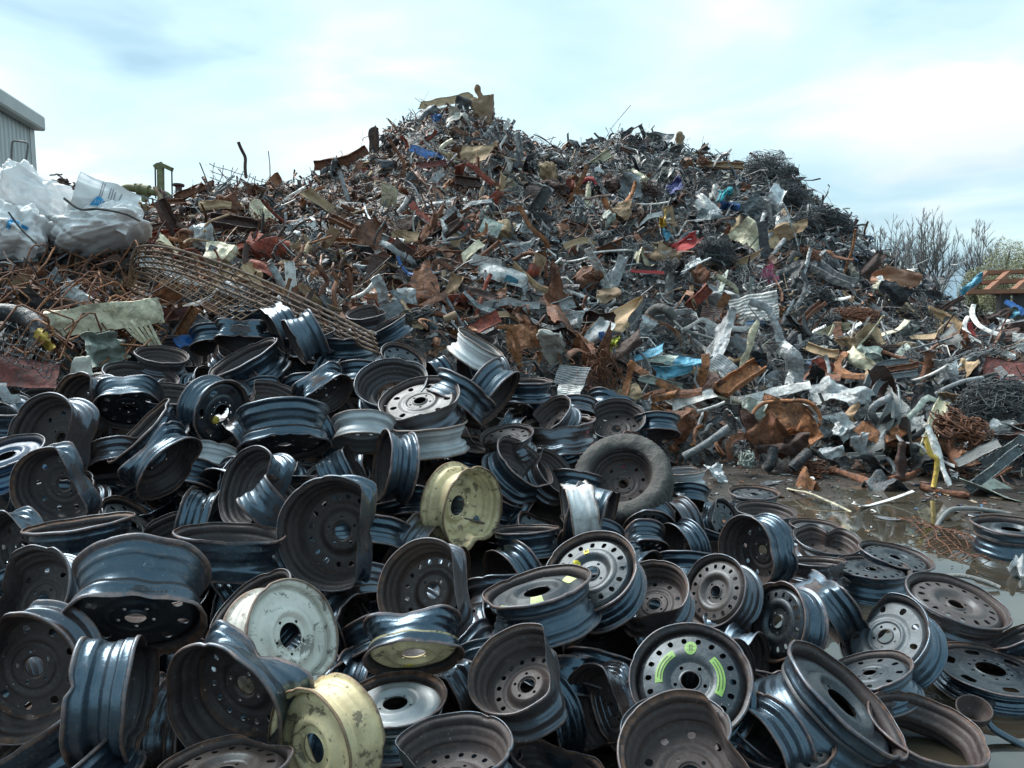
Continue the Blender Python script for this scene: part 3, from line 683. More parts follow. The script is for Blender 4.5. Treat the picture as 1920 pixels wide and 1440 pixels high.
W(620, 1000, 216, 188, .93, 'B', 'm', 'K', [(352, .46, .40)], 'largest face on wheel, ring of small holes, right side folded inward', bolts=5, width=1.1)
W(772, 990, 104, 200, .2, 'B', 'm', 'K', [])
W(888, 955, 162, 346, .66, 'B', 's', 'C', [(292, .20, .28)], 'cream wheel standing upright in mid heap with a kinked lower lip', bolts=5)
W(812, 932, 155, 150, .6, 'B', 's', 'K', [], bias=.5)
W(985, 866, 132, 48, .42, 'B', 's', 'K', [(320, .12)], 'black wheel with smooth oval bowl between cream wheel and tyre')
W(1042, 882, 105, 40, .5, 'B', 's', 'N', [(130, .2)])
W(1048, 790, 138, 96, .18, 'B', 's', 'N', [(265, .3, .5, 1)], 'squashed brown wheel with maroon lower lip above the tyre', parts=[])
W(1154, 783, 112, 96, .68, 'B', 'e', 'K', [(182, .28, .3), (290, .12)], 'open black wheel lying behind the tyre')
W(1030, 776, 96, 130, .5, 'B', 'e', 'N', [(200, .4, .4)])
W(950, 815, 104, 100, .4, 'F', 'e', 'N', [(250, .35)])
W(1232, 815, 88, 272, .25, 'B', 'm', 'K', [])
W(1208, 852, 112, 40, .4, 'B', 's', 'M', [])
W(1164, 890, 190, 108, .84, 'B', 'e', 'K', [], 'steel wheel still wearing its grey black tyre', tyre=True, name='tyred_wheel', bolts=4, group='wheels with tyres', bias=-.1)
W(1284, 882, 80, 95, .2, 'B', 'm', 'S', [(30, .2)], 'silver barrel with flaking rusty top right of the tyre')
W(1330, 905, 58, 92, .2, 'B', 'm', 'K', [])
W(1414, 922, 94, 90, .28, 'F', 'e', 'K', [])
W(1436, 956, 112, 88, .28, 'B', 's', 'K', [])
W(1290, 948, 84, 270, .3, 'B', 'm', 'K', [])
W(1360, 974, 82, 20, .62, 'F', 'e', 'K', [(150, .2)], 'small black wheel with white label on its barrel')
W(1287, 975, 56, 190, .4, 'B', 'm', 'G', [(60, .3)])
W(1062, 962, 132, 190, .12, 'B', 'm', 'P', [(80, .2, .4)], 'silver ribbed barrel standing on edge between cream wheel and tyre')
W(1140, 975, 142, 344, .15, 'B', 'm', 'K', [(90, .2, .4)], width=1.2)
W(1217, 1000, 108, 280, .76, 'F', 'm', 'K', [])
W(1265, 1036, 112, 200, .55, 'B', 's', 'K', [])
W(1398, 1036, 140, 192, .72, 'B', 'e', 'K', [(10, .12)], 'deep black wheel with glossy barrel and light shining through its holes', width=1.2)
W(1337, 1106, 142, 155, .78, 'F', 'm', 'N', [], 'worn wheel with bare metal ring around its dish and rusty lip', width=1.1)
W(1452, 1164, 152, 172, .7, 'F', 'm', 'K', [])
W(1528, 1152, 150, 222, .2, 'B', 'e', 'K', [(70, .35), (240, .3)], 'crushed black wheel sloping into the puddle')
W(1105, 1068, 184, 118, .76, 'F', 'm', 'K', [], 'black wheel with two yellow stickers on its disc', roll=8,
  parts=[('arc', 'yellow_sticker', .094, .113, 93, 106, M_yellow), ('round', 'yellow_round_sticker', -.062, .055, .015, .013, M_yellow), ('text', 'sticker_text', '80', -.017, .103, .016, M_ink)])
W(1004, 1098, 214, 104, .29, 'F', 's', 'K', [(200, .1)], 'flat lying black spare with pale green paper stickers',
  parts=[('arc', 'green_sticker', .085, .145, 258, 282, M_palegreen), ('arc', 'green_sticker', .10, .145, 20, 44, M_palegreen), ('arc', 'green_sticker', .12, .148, 205, 222, M_palegreen)])
W(1218, 1108, 150, 112, .76, 'B', 'e', 'N', [(278, .25, .45)], 'wide brown dished wheel right of the yellow sticker wheel')
W(1113, 1190, 118, 238, .25, 'B', 's', 'K', [(280, .2)])
W(792, 1104, 190, 165, .9, 'B', 'm', 'N', [(8, .26, .5)], 'purple grey wheel with full ring of holes facing the camera', bolts=4)
W(776, 1236, 190, 271, .36, 'F', 's', 'K', [(70, .18, .6, 1), (100, .3, .5, -1)], 'squashed black barrel with cream lower disc and yellow round 80 sticker', disc_col='C',
  parts=[('round', 'yellow_round_sticker', -.02, -.108, .030, .026, M_yellow), ('text', 'sticker_text', '80', -.02, -.108, .030, M_ink)])
W(740, 1308, 196, 94, .5, 'F', 's', 'K', [], 'black lipped wheel with flaking silver dish', disc_col='S', bolts=5)
W(968, 1250, 200, 122, .72, 'B', 'm', 'N', [(5, .34, .5)], 'brown wheel with ring of holes and tall folded right lip', bolts=5, width=1.1)
W(1116, 1336, 176, 192, .7, 'B', 'e', 'N', [(25, .25, .3), (285, .3, .35)])
W(846, 1398, 232, 96, .52, 'B', 'm', 'K', [(205, .25, .35)], 'glossy black bowl of a wheel open upward at the bottom edge')
W(1045, 1425, 190, 75, .4, 'B', 's', 'K', [(80, .3)])
W(1293, 1272, 230, 108, .9, 'F', 'n', 'K', [], 'black spare wheel with bright green arc stickers', bolts=5,
  parts=[('arc', 'green_sticker', .092, .112, 122, 190, M_green), ('arc', 'green_sticker', .092, .112, -28, 46, M_green), ('arc', 'sticker_line', .0965, .0985, 128, 184, M_ink), ('arc', 'sticker_line', .1045, .1065, 134, 180, M_ink), ('arc', 'sticker_line', .0965, .0985, -22, 40, M_ink), ('arc', 'sticker_line', .1045, .1065, -16, 42, M_ink), ('round', 'round_green_sticker', 0, .108, .020, .020, M_green),
         ('text', 'sticker_text', '–80–\n–50–', 0, .108, .014, M_ink)])
W(1372, 1282, 168, 352, .5, 'B', 's', 'N', [])
W(1266, 1362, 205, 100, .6, 'B', 's', 'G', [])
W(1292, 1410, 270, 96, .84, 'B', 'e', 'N', [(28, .34, .35)], 'big rusty brown bowl at the bottom edge below the green stickers', bolts=4)
W(1470, 1392, 185, 95, .5, 'F', 'e', 'K', [(80, .25, .5)], 'black wheel with a small yellow tag in the front row',
  parts=[('arc', 'yellow_sticker', .125, .145, 112, 122, M_yellow)])
W(1492, 1440, 80, 120, .3, 'B', 's', 'N', [(200, .12)])
W(1590, 1306, 262, 52, .30, 'F', 's', 'K', [], 'large black wheel lying tilted at lower right, oval face upward', width=1.15)
W(1740, 1362, 212, 78, .5, 'B', 's', 'N', [(10, .06)], 'empty rusty bowl of a wheel lying at the lower right', nodisc=True)
W(1628, 1254, 158, 112, .4, 'F', 'e', 'G', [(250, .1)])
W(1655, 1188, 172, 138, .8, 'F', 'e', 'G', [(150, .36, .36)], 'grey wheel with bitten upper left rim standing in the puddle', bolts=5, width=1.1)
W(1796, 1124, 182, 76, .42, 'F', 'm', 'N', [], 'dark brown wheel lying on the puddle with full ring of oval holes', width=1.1)
W(1764, 1176, 108, 50, .2, 'B', 's', 'N', [(60, .3)])
W(1634, 1062, 136, 91, .32, 'F', 'n', 'K', [], 'black wheel lying flat at the puddle edge, nearer of the pair')
W(1680, 1040, 132, 80, .3, 'F', 'n', 'K', [], 'black wheel lying flat at the puddle edge, farther of the pair')
W(1552, 1010, 124, 86, .42, 'B', 'e', 'N', [(92, .42, .26)], 'brown wheel with a heart shaped notch in its rim')
W(1528, 984, 92, 90, .26, 'F', 's', 'K', [])
W(1530, 1052, 112, 94, .16, 'B', 's', 'N', [(330, .25)])
W(1896, 984, 136, 90, .25, 'F', 's', 'K', [], 'black wheel lying flat at the right edge beside the rusty wire mesh', width=1.2)
W(1915, 1186, 136, 128, .2, 'B', 'm', 'K', [(10, .2)])
W(1858, 1252, 196, 86, .42, 'F', 'r', 'K', [], 'flat black truck wheel with slots and ten bolt holes', width=.55)
W(1846, 1444, 128, 90, .4, 'B', 's', 'K', [])
W(985, 992, 126, 93, .13, 'B', 'm', 'K', [])
W(890, 1044, 84, 95, .12, 'B', 'm', 'K', [])
W(392, 892, 116, 252, .42, 'F', 'r', 'S', [], 'silver barrelled wheel with rusted white disc turned down')
W(384, 935, 112, 118, .5, 'B', 'e', 'K', [(130, .3)])
W(312, 958, 118, 60, .15, 'B', 'm', 'G', [(90, .2)])
W(352, 985, 98, 112, .2, 'B', 's', 'G', [(30, .3)])
W(224, 940, 96, 190, .22, 'B', 's', 'M', [(90, .2)], 'dark red wheel tucked beside the worn grey folded one')
W(150, 980, 188, 92, .12, 'B', 'm', 'K', [])
W(226, 800, 66, 160, .6, 'B', 's', 'K', [])
W(366, 822, 46, 100, .5, 'B', 's', 'N', [])
W(376, 645, 64, 100, .2, 'B', 'm', 'K', [])
W(404, 650, 60, 150, .3, 'B', 'm', 'K', [])
W(392, 686, 72, 92, .3, 'B', 's', 'K', [(160, .3)])
W(368, 712, 72, 30, .2, 'B', 'm', 'G', [(80, .3)])
W(440, 1190, 130, 60, .3, 'B', 's', 'K', [], bias=.42)
W(690, 1200, 150, 200, .3, 'B', 'm', 'K', [], bias=.42)
W(680, 1290, 150, 60, .4, 'B', 's', 'K', [], bias=.42)
W(1010, 1170, 120, 250, .3, 'B', 'm', 'K', [], bias=.42)
W(1420, 1240, 150, 92, .2, 'B', 'm', 'K', [], bias=.42)
W(1400, 1310, 150, 95, .2, 'B', 'm', 'K', [], bias=.42)
W(1250, 1190, 120, 80, .3, 'B', 'm', 'K', [], bias=.42)
W(1460, 1080, 100, 40, .3, 'B', 'm', 'K', [], bias=.42)
W(930, 920, 120, 60, .2, 'B', 'm', 'K', [], bias=.42)
W(880, 830, 110, 80, .3, 'B', 's', 'K', [], bias=.42)
W(600, 840, 100, 30, .2, 'B', 'm', 'K', [], bias=.42)
W(990, 1330, 160, 90, .3, 'B', 's', 'K', [], bias=.42)
W(1180, 1240, 130, 200, .4, 'B', 's', 'K', [], bias=.42)
# wheels half hidden in the gaps of the heap
r_ = np.random.default_rng(5); FB = .62
for row, py in enumerate(range(664, 1470, 54)):
    step = 54 + (py - 650) * .07
    for px in np.arange(10 + (row % 2) * step / 2, 1660, step):
        x = px + r_.uniform(-12, 12); y = py + r_.uniform(-12, 12)
        if y < 760 and (x > 960 or x < 40) or y < 690 and (x < 260 or x > 780) or (x > 1380 and y < 1060) or (x > 1480 and y > 1150) or (x > 1540 and y < 1290) or y < 690 and x > 700: continue
        if (1170 < x and y < 860) or (1240 < x and y < 910): continue
        zc = wheel_depth(x, y) + FB; q = P(x, y, zc); mm = np.array(MAIN)
        if (np.linalg.norm(mm[:, :3] - q, axis=1) < mm[:, 3] * .95 + .035).any(): continue
        W(x, y, .36 * F / zc * r_.uniform(.9, 1.05), r_.choice([90, 60, 120, 200, 340, 270, 30]) + r_.uniform(-15, 15), r_.uniform(.15, .6), r_.choice(['B', 'F', 'B']), str(r_.choice(['m', 's', 'e'])), str(r_.choice(['K', 'K', 'K', 'N', 'G'])), [(r_.uniform(0, 360), r_.uniform(.1, .35))] if r_.random() < .6 else [], bias=FB)
# added dark backing sheet; its near-black colour stands in for shade between the wheels
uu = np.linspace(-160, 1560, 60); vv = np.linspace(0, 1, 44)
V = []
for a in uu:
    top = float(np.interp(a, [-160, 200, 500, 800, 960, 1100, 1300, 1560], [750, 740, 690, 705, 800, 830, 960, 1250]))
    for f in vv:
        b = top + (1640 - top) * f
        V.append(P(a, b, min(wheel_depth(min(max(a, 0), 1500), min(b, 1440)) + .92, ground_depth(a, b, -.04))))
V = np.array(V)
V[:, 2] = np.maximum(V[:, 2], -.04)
tag(link('gap_shade_backing', mesh_np('gap_shade_backing', V, grid_faces(60, 44), True, [M_gapshade])), kind='structure')
# ------------------------------------------------------------------ generators for scrap pieces (local x = length, y = width, z = towards the viewer)
COLS = {'r': ((.17, .070, .034), M_rust), 'dr': ((.060, .030, .023), M_rust), 'o': ((.26, .115, .048), M_rust), 'rb': ((.24, .055, .032), M_rust), 'mar': ((.12, .028, .024), M_rust),
 'g': ((.17, .19, .205), M_paint), 'dg': ((.055, .064, .072), M_paint), 'lg': ((.38, .41, .43), M_paint), 'w': ((.72, .73, .72), M_paint), 'c': ((.62, .58, .42), M_paint), 't': ((.42, .30, .18), M_cloth),
 'k': ((.016, .019, .024), M_paint), 'b': ((.015, .11, .36), M_paint), 'lb': ((.10, .36, .52), M_paint), 'tq': ((.03, .38, .46), M_cloth), 'red': ((.40, .045, .045), M_cloth), 'pk': ((.66, .13, .27), M_cloth),
 'y': ((.52, .36, .06), M_paint), 'f': ((.62, .66, .68), M_foil), 'gg': ((.34, .40, .36), M_paint), 'wc': ((.70, .68, .62), M_cloth), 'bc': ((.04, .12, .32), M_cloth), 'wd': ((.30, .20, .12), M_cloth), 'gc': ((.22, .23, .23), M_cloth), 'rub': ((.06, .058, .055), M_rubber), 'vio': ((.085, .095, .24), M_cloth), 'yg': ((.52, .58, .06), M_cloth), 'gal': ((.27, .31, .33), M_foil), 'pw': ((.45, .24, .15), M_cloth)}
CN = {'r': 'rusty brown', 'dr': 'dark rusty', 'o': 'orange rusted', 'g': 'grey', 'dg': 'dark grey', 'lg': 'pale grey', 'w': 'white', 'c': 'cream', 't': 'tan', 'k': 'black', 'f': 'shiny foil', 'gal': 'galvanised', 'gg': 'grey green', 'rb': 'red brown'}
def thick(Vg, nu, nv, t):
    """a grid of points made into a sheet with two faces and an edge"""
    X = Vg.reshape(nu, nv, 3); a = np.gradient(X, axis=0); b = np.gradient(X, axis=1); n = np.cross(a, b); n /= np.linalg.norm(n, axis=2)[..., None] + 1e-9
    top = (X + n * t / 2).reshape(-1, 3); bot = (X - n * t / 2).reshape(-1, 3); k = nu * nv
    f = grid_faces(nu, nv); e = np.concatenate([np.arange(nv - 1), np.arange(nu - 1) * nv + nv - 1, (nu - 1) * nv + np.arange(nv - 1, 0, -1), np.arange(nu - 1, 0, -1) * nv])
    e2 = np.roll(e, -1)
    return np.concatenate([top, bot]), np.concatenate([f, f[:, ::-1] + k, np.stack([e, e + k, e2 + k, e2], 1)])
def g_sheet(Lx, Wy, seed, crump=.25, n=16, jag=.18, curl=.3, ribs=0, t=.004):
    r = np.random.default_rng(seed); nu = n; nv = max(6, int(n * min(1, Wy / Lx + .2)))
    u, v = np.meshgrid(np.linspace(-.5, .5, nu), np.linspace(-.5, .5, nv), indexing='ij')
    an = np.arctan2(v, u).ravel(); ring = np.stack([np.cos(an), np.sin(an), 0 * an], 1); edge = 1 - (jag * (.55 + .8 * sn(ring, 2.2, seed, 4)).reshape(u.shape)).clip(-.1, .6) * np.clip(np.maximum(np.abs(u), np.abs(v)) * 4 - 1, 0, 1)
    x = u * edge * (1 + jag * r.normal() * v * 1.2); y = v * edge * (1 + jag * r.normal() * u * 1.2)
    z = np.zeros_like(x); s = min(Lx, Wy)
    for k in range(int(4 + crump * 22)):
        a = r.random() * 6.28; c = r.uniform(-.45, .45); d = np.abs(x * np.cos(a) + y * np.sin(a) * .8 - c)
        z += r.normal() * np.minimum(d, r.uniform(.12, .5)) * crump * 1.3
    z = z - z.mean(); z += curl * r.normal() * (x * x) + curl * r.normal() * (y * y) * .7
    if ribs: z = z * .6 + np.abs(((v * ribs) % 1) - .5) * .07 * (8 / ribs)
    pts = np.stack([x.ravel() * Lx, y.ravel() * Wy, z.ravel() * s * .9], 1)
    return thick(pts, nu, nv, t)
def path(Lx, seed, bend=.3, kink=1, n=18):
    r = np.random.default_rng(seed); t = np.linspace(0, 1, n); dy = np.zeros(n); dz = np.zeros(n)
    a = np.zeros(n) + 0.0; b = np.zeros(n)
    a += bend * r.normal() * (t - .5) * 1.6; b += bend * r.normal() * (t - .5) * 1.6
    for k in range(kink):
        c = r.uniform(.2, .8); s = 1 / (1 + np.exp(-(t - c) * 40)); a += r.normal() * bend * (s - .5) * .9; b += r.normal() * bend * (s - .5) * .9
    d = np.stack([np.cos(a) * np.cos(b), np.sin(a), np.sin(b)], 1); p = np.cumsum(d, 0); p -= p.mean(0)
    ext = max(np.linalg.norm(p[-1] - p[0]), .82 * n); p *= Lx / ext
    ang = math.atan2(p[-1, 1] - p[0, 1], p[-1, 0] - p[0, 0]); c, s = math.cos(-ang), math.sin(-ang)
    p[:, :2] = p[:, :2] @ np.array([[c, s], [-s, c]])
    return p
def g_sweep(pts, sec, up=(0, 0, 1), twist=0.0):
    V, Q, T = sweep(pts, sec, up); return V, [Q, T]
def g_strip(Lx, Wy, seed, bend=.35, kink=2, t=.006):
    r = np.random.default_rng(seed); sec = np.array([[-.5, 0], [-.1, .10 * r.normal()], [.5, 0], [.5, t / Wy], [-.1, t / Wy + .1 * r.normal() * 0], [-.5, t / Wy]]) * Wy
    sec[4, 1] = sec[1, 1] + t
    return g_sweep(path(Lx, seed, bend, kink), sec)
def g_chan(Lx, Wy, seed, bend=.12, kink=1):
    return g_sweep(path(Lx, seed, bend, kink), chan(Wy, Wy * .5, max(.006, Wy * .07)), (0, .25, 1))
def g_pipe(Lx, Wy, seed, bend=.25, kink=1):
    k = 10; r = Wy / 2; p = path(Lx, seed, bend, kink)
    V1, Q1, _ = sweep(p, circ(r, k)); V2, Q2, _ = sweep(p, circ(r * .8, k)); n = len(p); m = n * k
    V = np.concatenate([V1[:m], V2[:m]]); i = np.arange(k); j = (i + 1) % k
    b = (n - 1) * k
    return V, [Q1, Q2[:, ::-1] + m, np.stack([i, j, j + m, i + m], 1)[:, ::-1], np.stack([i + b, j + b, j + b + m, i + b + m], 1)]
def g_rod(Lx, Wy, seed, bend=.4, kink=2):
    return g_sweep(path(Lx, seed, bend, kink, 22), circ(Wy / 2, 6))
def g_box(Lx, Wy, seed, crump=.26, dep=None, n=18):
    dep = dep or (Lx + Wy) * .38; V = []; Q = []; k = 0; g = np.linspace(-1, 1, n); a, b = np.meshgrid(g, g, indexing='ij'); a = a.ravel(); b = b.ravel(); o = np.ones(n * n)
    for ax in range(3):
        for s in (-1, 1):
            c = [None] * 3; c[ax] = o * s; c[(ax + 1) % 3] = a; c[(ax + 2) % 3] = b
            V.append(np.stack(c, 1)); f = grid_faces(n, n); Q.append((f if s > 0 else f[:, ::-1]) + k); k += n * n
    V = np.concatenate(V)
    r = np.random.default_rng(seed); d = np.zeros(len(V))
    for j in range(30):
        w_ = r.normal(size=3); w_ /= np.linalg.norm(w_); d += r.normal() * np.minimum(np.abs(V @ w_ - r.uniform(-.8, .8)), r.uniform(.15, .6))
    d = (d - d.mean()) * crump
    V = V * (1 - .12 * (np.abs(V).min(1) ** 2))[:, None]
    dirv = V / np.linalg.norm(V, axis=1)[:, None]; V = V + dirv * d[:, None] * .8 + np.stack([sn(V, 3, seed + i, 2) for i in range(3)], 1) * crump * .8
    return V * np.array([Lx, Wy, dep]) / 2, [np.concatenate(Q)]
def g_rag(Lx, Wy, seed):
    V, Q = g_sheet(Lx, Wy, seed, .8, 26, .3, .9, t=.003)
    k = len(V); V = V + np.stack([sn(V, 22 / max(Lx, .1) * .3, seed + i, 3) for i in range(3)], 1) * min(Lx, Wy) * .16
    return V, [Q]
def g_tangle(Lx, Wy, seed, n=70, rad=.005, loops=1.6, dep=None):
    r = np.random.default_rng(seed); dep = dep or Wy * .6; V = []; Q = []; k = 0; m = 26; t = np.linspace(0, 1, m)
    for i in range(n):
        c = r.normal(size=3) * .26; p = np.zeros((m, 3))
        for ax in range(3):
            for h in range(1, 4): p[:, ax] += r.normal() / h * .34 * np.sin(t * loops * 6.28 * h * r.uniform(.4, 1) + r.random() * 6.28)
        p = (p * .62 + c); q = np.linalg.norm(p, axis=1); p *= (np.tanh(q) / (q + 1e-6))[:, None]
        p *= np.array([Lx, Wy, dep]) * .62
        v, f, _ = sweep(p, circ(rad * r.uniform(.7, 1.3), 4)); v = v[:m * 4]
        V.append(v); Q.append(f + k); k += len(v)
    return np.concatenate(V), [np.concatenate(Q)]
def g_mesh(Lx, Wy, seed, pitch=.06, rad=.003, crump=.3):
    r = np.random.default_rng(seed); nx = max(4, int(Lx / pitch)); ny = max(4, int(Wy / pitch)); V = []; Q = []; k = 0
    def warp(x, y):
        p = np.stack([x, y, 0 * x], 1); s = min(Lx, Wy)
        return p + np.stack([sn(p, 5 / s, seed + i, 2) for i in range(3)], 1) * s * np.array([.08, .08, crump])
    for i in range(nx):
        x = np.full(20, -Lx / 2 + (i + .5) * Lx / nx); v, f, _ = sweep(warp(x, np.linspace(-Wy / 2, Wy / 2, 20)), circ(rad, 4)); v = v[:80]; V.append(v); Q.append(f + k); k += len(v)
    for i in range(ny):
        y = np.full(24, -Wy / 2 + (i + .5) * Wy / ny); v, f, _ = sweep(warp(np.linspace(-Lx / 2, Lx / 2, 24), y), circ(rad, 4)); v = v[:96]; V.append(v); Q.append(f + k); k += len(v)
    return np.concatenate(V), [np.concatenate(Q)]
def g_arc(Lx, Wy, seed, span=150):
    a = np.radians(np.linspace(90 + span / 2, 90 - span / 2, 24)); R = Lx / (2 * math.sin(min(math.radians(span), math.pi) / 2)); p = np.stack([R * np.cos(a), R * np.sin(a), .12 * Lx * np.sin(a * 2)], 1)
    p -= p.mean(0); return g_sweep(p, circ(Wy / 2, 9))
def g_stump(Lx, Wy, seed):
    p = path(Lx, seed, .08, 1, 22); r = np.random.default_rng(seed); sc = 1 + .18 * np.sin(np.linspace(0, 9, 22) + r.random() * 6) ; sc[-1] *= .5; sc[-2] *= .75
    k = 9; a = np.arange(k) * 2 * np.pi / k; rad = Wy / 2 * (1 + .25 * r.normal(size=k)); V, Q, T = sweep(p, np.stack([rad * np.cos(a), rad * np.sin(a)], 1), scale=sc)
    V += np.stack([sn(V, 14, seed + i, 2) for i in range(3)], 1) * Wy * .10
    return V, [Q, T]
GEN = {'sheet': lambda l, w_, s: g_sheet(l, w_, s, .45, 20, .2, .4), 'foil': lambda l, w_, s: g_sheet(l, w_, s, .8, 30, .3, .5), 'plate': lambda l, w_, s: g_sheet(l, w_, s, .12, 14, .14, .25, t=.008), 'corr': lambda l, w_, s: g_sheet(l, w_, s, .10, 56, .08, .15, ribs=9),
 'strip': g_strip, 'chan': g_chan, 'pipe': lambda l, w_, s: g_pipe(l, w_, s), 'bar': lambda l, w_, s: g_pipe(l, w_, s, .05, 1), 'rod': g_rod, 'box': g_box, 'rag': g_rag, 'tangle': g_tangle, 'mesh': g_mesh, 'arc': g_arc, 'stump': g_stump, 'beam': lambda l, w_, s: g_chan(l, w_, s, .03, 0),
 'wave': lambda l, w_, s: g_strip(l, w_, s, .8, 4)}
NAMES = {'sheet': 'scrap_sheet', 'foil': 'crumpled_sheet', 'plate': 'metal_plate', 'corr': 'corrugated_sheet', 'strip': 'metal_strip', 'wave': 'twisted_strip', 'chan': 'metal_channel', 'beam': 'steel_beam', 'pipe': 'bent_pipe', 'bar': 'straight_pipe', 'rod': 'metal_rod', 'box': 'crushed_box', 'rag': 'rag', 'tangle': 'wire_tangle', 'mesh': 'wire_mesh', 'arc': 'hose', 'stump': 'broken_post'}
CATS = {'sheet': 'metal sheet', 'foil': 'metal sheet', 'plate': 'metal plate', 'corr': 'corrugated sheet', 'strip': 'metal strip', 'wave': 'metal strip', 'chan': 'metal channel', 'beam': 'beam', 'pipe': 'pipe', 'bar': 'pipe', 'rod': 'rod', 'box': 'crushed box', 'rag': 'rag', 'tangle': 'wire', 'mesh': 'wire mesh', 'arc': 'hose', 'stump': 'post'}
SK = [3000]; MAN = []
def scrap(kind, px, py, Lp, Wp, ang, col='r', label=None, off=.38, tilt=.3, yaw=.3, depth=None, gen=None, group='scrap on the heap', name=None, cat=None, flat=False, parent=None):
    SK[0] += 1; s = SK[0]; r = np.random.default_rng(s)
    if depth is None:
        pos, t = heap_hit(px, py); v = ray(px, py); pos = pos - v * off; d = (pos - EYE) @ FW
    else: d = depth; pos = P(px, py, d)
    tc = -nrm(pos - EYE); rt = nrm(np.cross([0, 0, 1.0], tc)); up = np.cross(tc, rt); a = math.radians(ang)
    lx, wy = Lp * d / F, Wp * d / F
    if flat:                     # lying on the ground: long axis follows the picture direction along the ground
        Z = nrm([r.normal() * .06, r.normal() * .06, 1]); q = P(px + math.cos(a) * 10, py - math.sin(a) * 10, 1) - EYE; c0 = P(px, py, 1) - EYE
        g1 = EYE + q * ((.02 - EYE[2]) / q[2]); g0 = EYE + c0 * ((.02 - EYE[2]) / c0[2]); X = g1 - g0; lx = np.linalg.norm(X) / 10 * Lp; X = nrm(X - (X @ Z) * Z); Y = np.cross(Z, X); pos = g0
    else:
        X = nrm(math.cos(a) * rt + math.sin(a) * up + tc * r.normal() * tilt); N_ = nrm(tc + up * (.35 + r.normal() * yaw) + rt * r.normal() * yaw); Z = nrm(N_ - (N_ @ X) * X); Y = np.cross(Z, X)
    V, Q = (gen or GEN[kind])(lx, wy, s); Q = Q if isinstance(Q, list) else [Q]
    if kind not in ('tangle', 'mesh', 'arc', 'rod'): V = V + np.stack([sn(V, 16, s + i, 3) for i in range(3)], 1) * min(.016, wy * .12)
    if label: MAN.append((px, py, .30 * min(Lp, 80) + .2 * min(Wp, 80) + 6))
    c, m = COLS[col]; c = np.clip(np.array(c) * r.uniform(.8, 1.2), 0, 1)
    o = link(name or NAMES[kind], mesh_np(name or NAMES[kind], V, Q, kind not in ('beam', 'chan', 'strip', 'box'), [m]), None, c, mat4(X, Y, Z, pos))
    if parent is not None:
        o.parent = parent; o.matrix_parent_inverse = parent.matrix_world.inverted(); return o
    tag(o, label, cat or CATS[kind], group)
    if not label: PLACED.append((o, px, py, None))
    return o
# ------------------------------------------------------------------ pieces one can tell apart on the heap, read off the photograph
S = scrap
SIL = 'scrap standing on the skyline'
S('chan', 640, 299, 102, 17, 18, 'r', 'long curved rusty channel lying along the skyline left of the summit')
S('box', 701, 264, 17, 46, 0, 'dr', 'dark rusty post stub standing on the skyline left of the summit', gen=lambda l, w_, s: g_box(l, w_, s, .10), off=-.1)
S('rod', 457, 300, 66, 6, 100, 'dr', 'thin curved rusty blade sticking up alone against the sky', depth=11.6, yaw=.1, tilt=.1)
S('plate', 802, 288, 74, 25, -18, 'b', 'blue curved panel just under the summit')
S('plate', 836, 190, 108, 17, 11, 't', 'tan board capping the left of the summit', tilt=.05, off=.28)
S('foil', 852, 208, 76, 34, 10, 'dg', 'dark crumpled sheet under the tan board of the summit')
S('sheet', 800, 210, 44, 22, 30, 'g', 'grey sheet under the left end of the tan board')
S('stump', 899, 184, 46, 13, 96, 'wd', 'splintered upright stump at the very top of the heap', tilt=.05, off=.3)
S('box', 907, 212, 30, 54, 4, 'wd', 'brown ragged block carrying the top stump', off=.3)
S('rag', 858, 218, 46, 34, 0, 'wc', 'pale pinkish crumpled sheet below the tan board near the top')
S('rag', 814, 221, 20, 17, 0, 'bc', 'small bright blue plastic scrap near the top')
S('sheet', 890, 287, 66, 36, 0, 't', 'brown crumpled tarpaulin in the middle below the summit')
S('wave', 846, 290, 78, 8, -58, 'c', 'wavy cream strip hanging down below the summit')
S('strip', 759, 271, 36, 6, -78, 'rb', 'short red bar upright beside the blue panel')
S('strip', 805, 258, 40, 7, 40, 'rb', 'red brown bar leaning above the blue panel')
S('plate', 808, 309, 64, 12, 6, 'mar', 'maroon flattened strip below the blue panel')
S('strip', 855, 332, 56, 18, 65, 'rb', 'red brown bent plate pointing up to the wavy cream strip')
S('strip', 900, 325, 66, 10, -36, 'rb', 'long red brown bar sloping right below the summit')
S('beam', 875, 342, 48, 18, -5, 'dr', 'short grey brown beam under the sloping red brown bar')
S('plate', 1000, 361, 44, 36, 0, 'dr', 'dark brown round ended lid in the upper middle', gen=lambda l, w_, s: g_sheet(l, w_, s, .03, 16, .3, .5))
S('beam', 1008, 386, 90, 22, 58, 'g', 'grey channel leaning steeply beside the dark brown lid')
S('plate', 729, 368, 48, 34, 80, 'c', 'cream panel with chewed edge on the upper left slope')
S('plate', 920, 427, 42, 32, -20, 'gg', 'pale greenish square board in mid slope')
S('pipe', 755, 386, 40, 7, 55, 'w', 'short white pipe right of the chewed cream panel')
S('foil', 980, 425, 38, 28, 10, 'f', 'crumpled silver foil lump right of the pale square board')
S('tangle', 1085, 400, 44, 120, 0, 'g', 'upright grey green frame of twisted tubes in the upper middle', gen=lambda l, w_, s: g_tangle(l, w_, s, 26, .014, .5))
S('arc', 1102, 340, 34, 8, 0, 'red', 'short red arched hose in the upper middle')
S('sheet', 1236, 268, 52, 40, 0, 'lg', 'pale grey sheet standing on the right hand summit', off=0)
S('sheet', 1182, 350, 48, 46, 10, 'g', 'grey crumpled sheet below the right hand summit')
S('sheet', 1196, 334, 44, 26, -35, 'c', 'cream folded sheet beside the grey crumpled one')
S('stump', 1276, 264, 34, 16, 85, 'wd', 'brown broken post right of the pale grey summit sheet', off=0)
TG = 'grey wire tangles on the right slope'
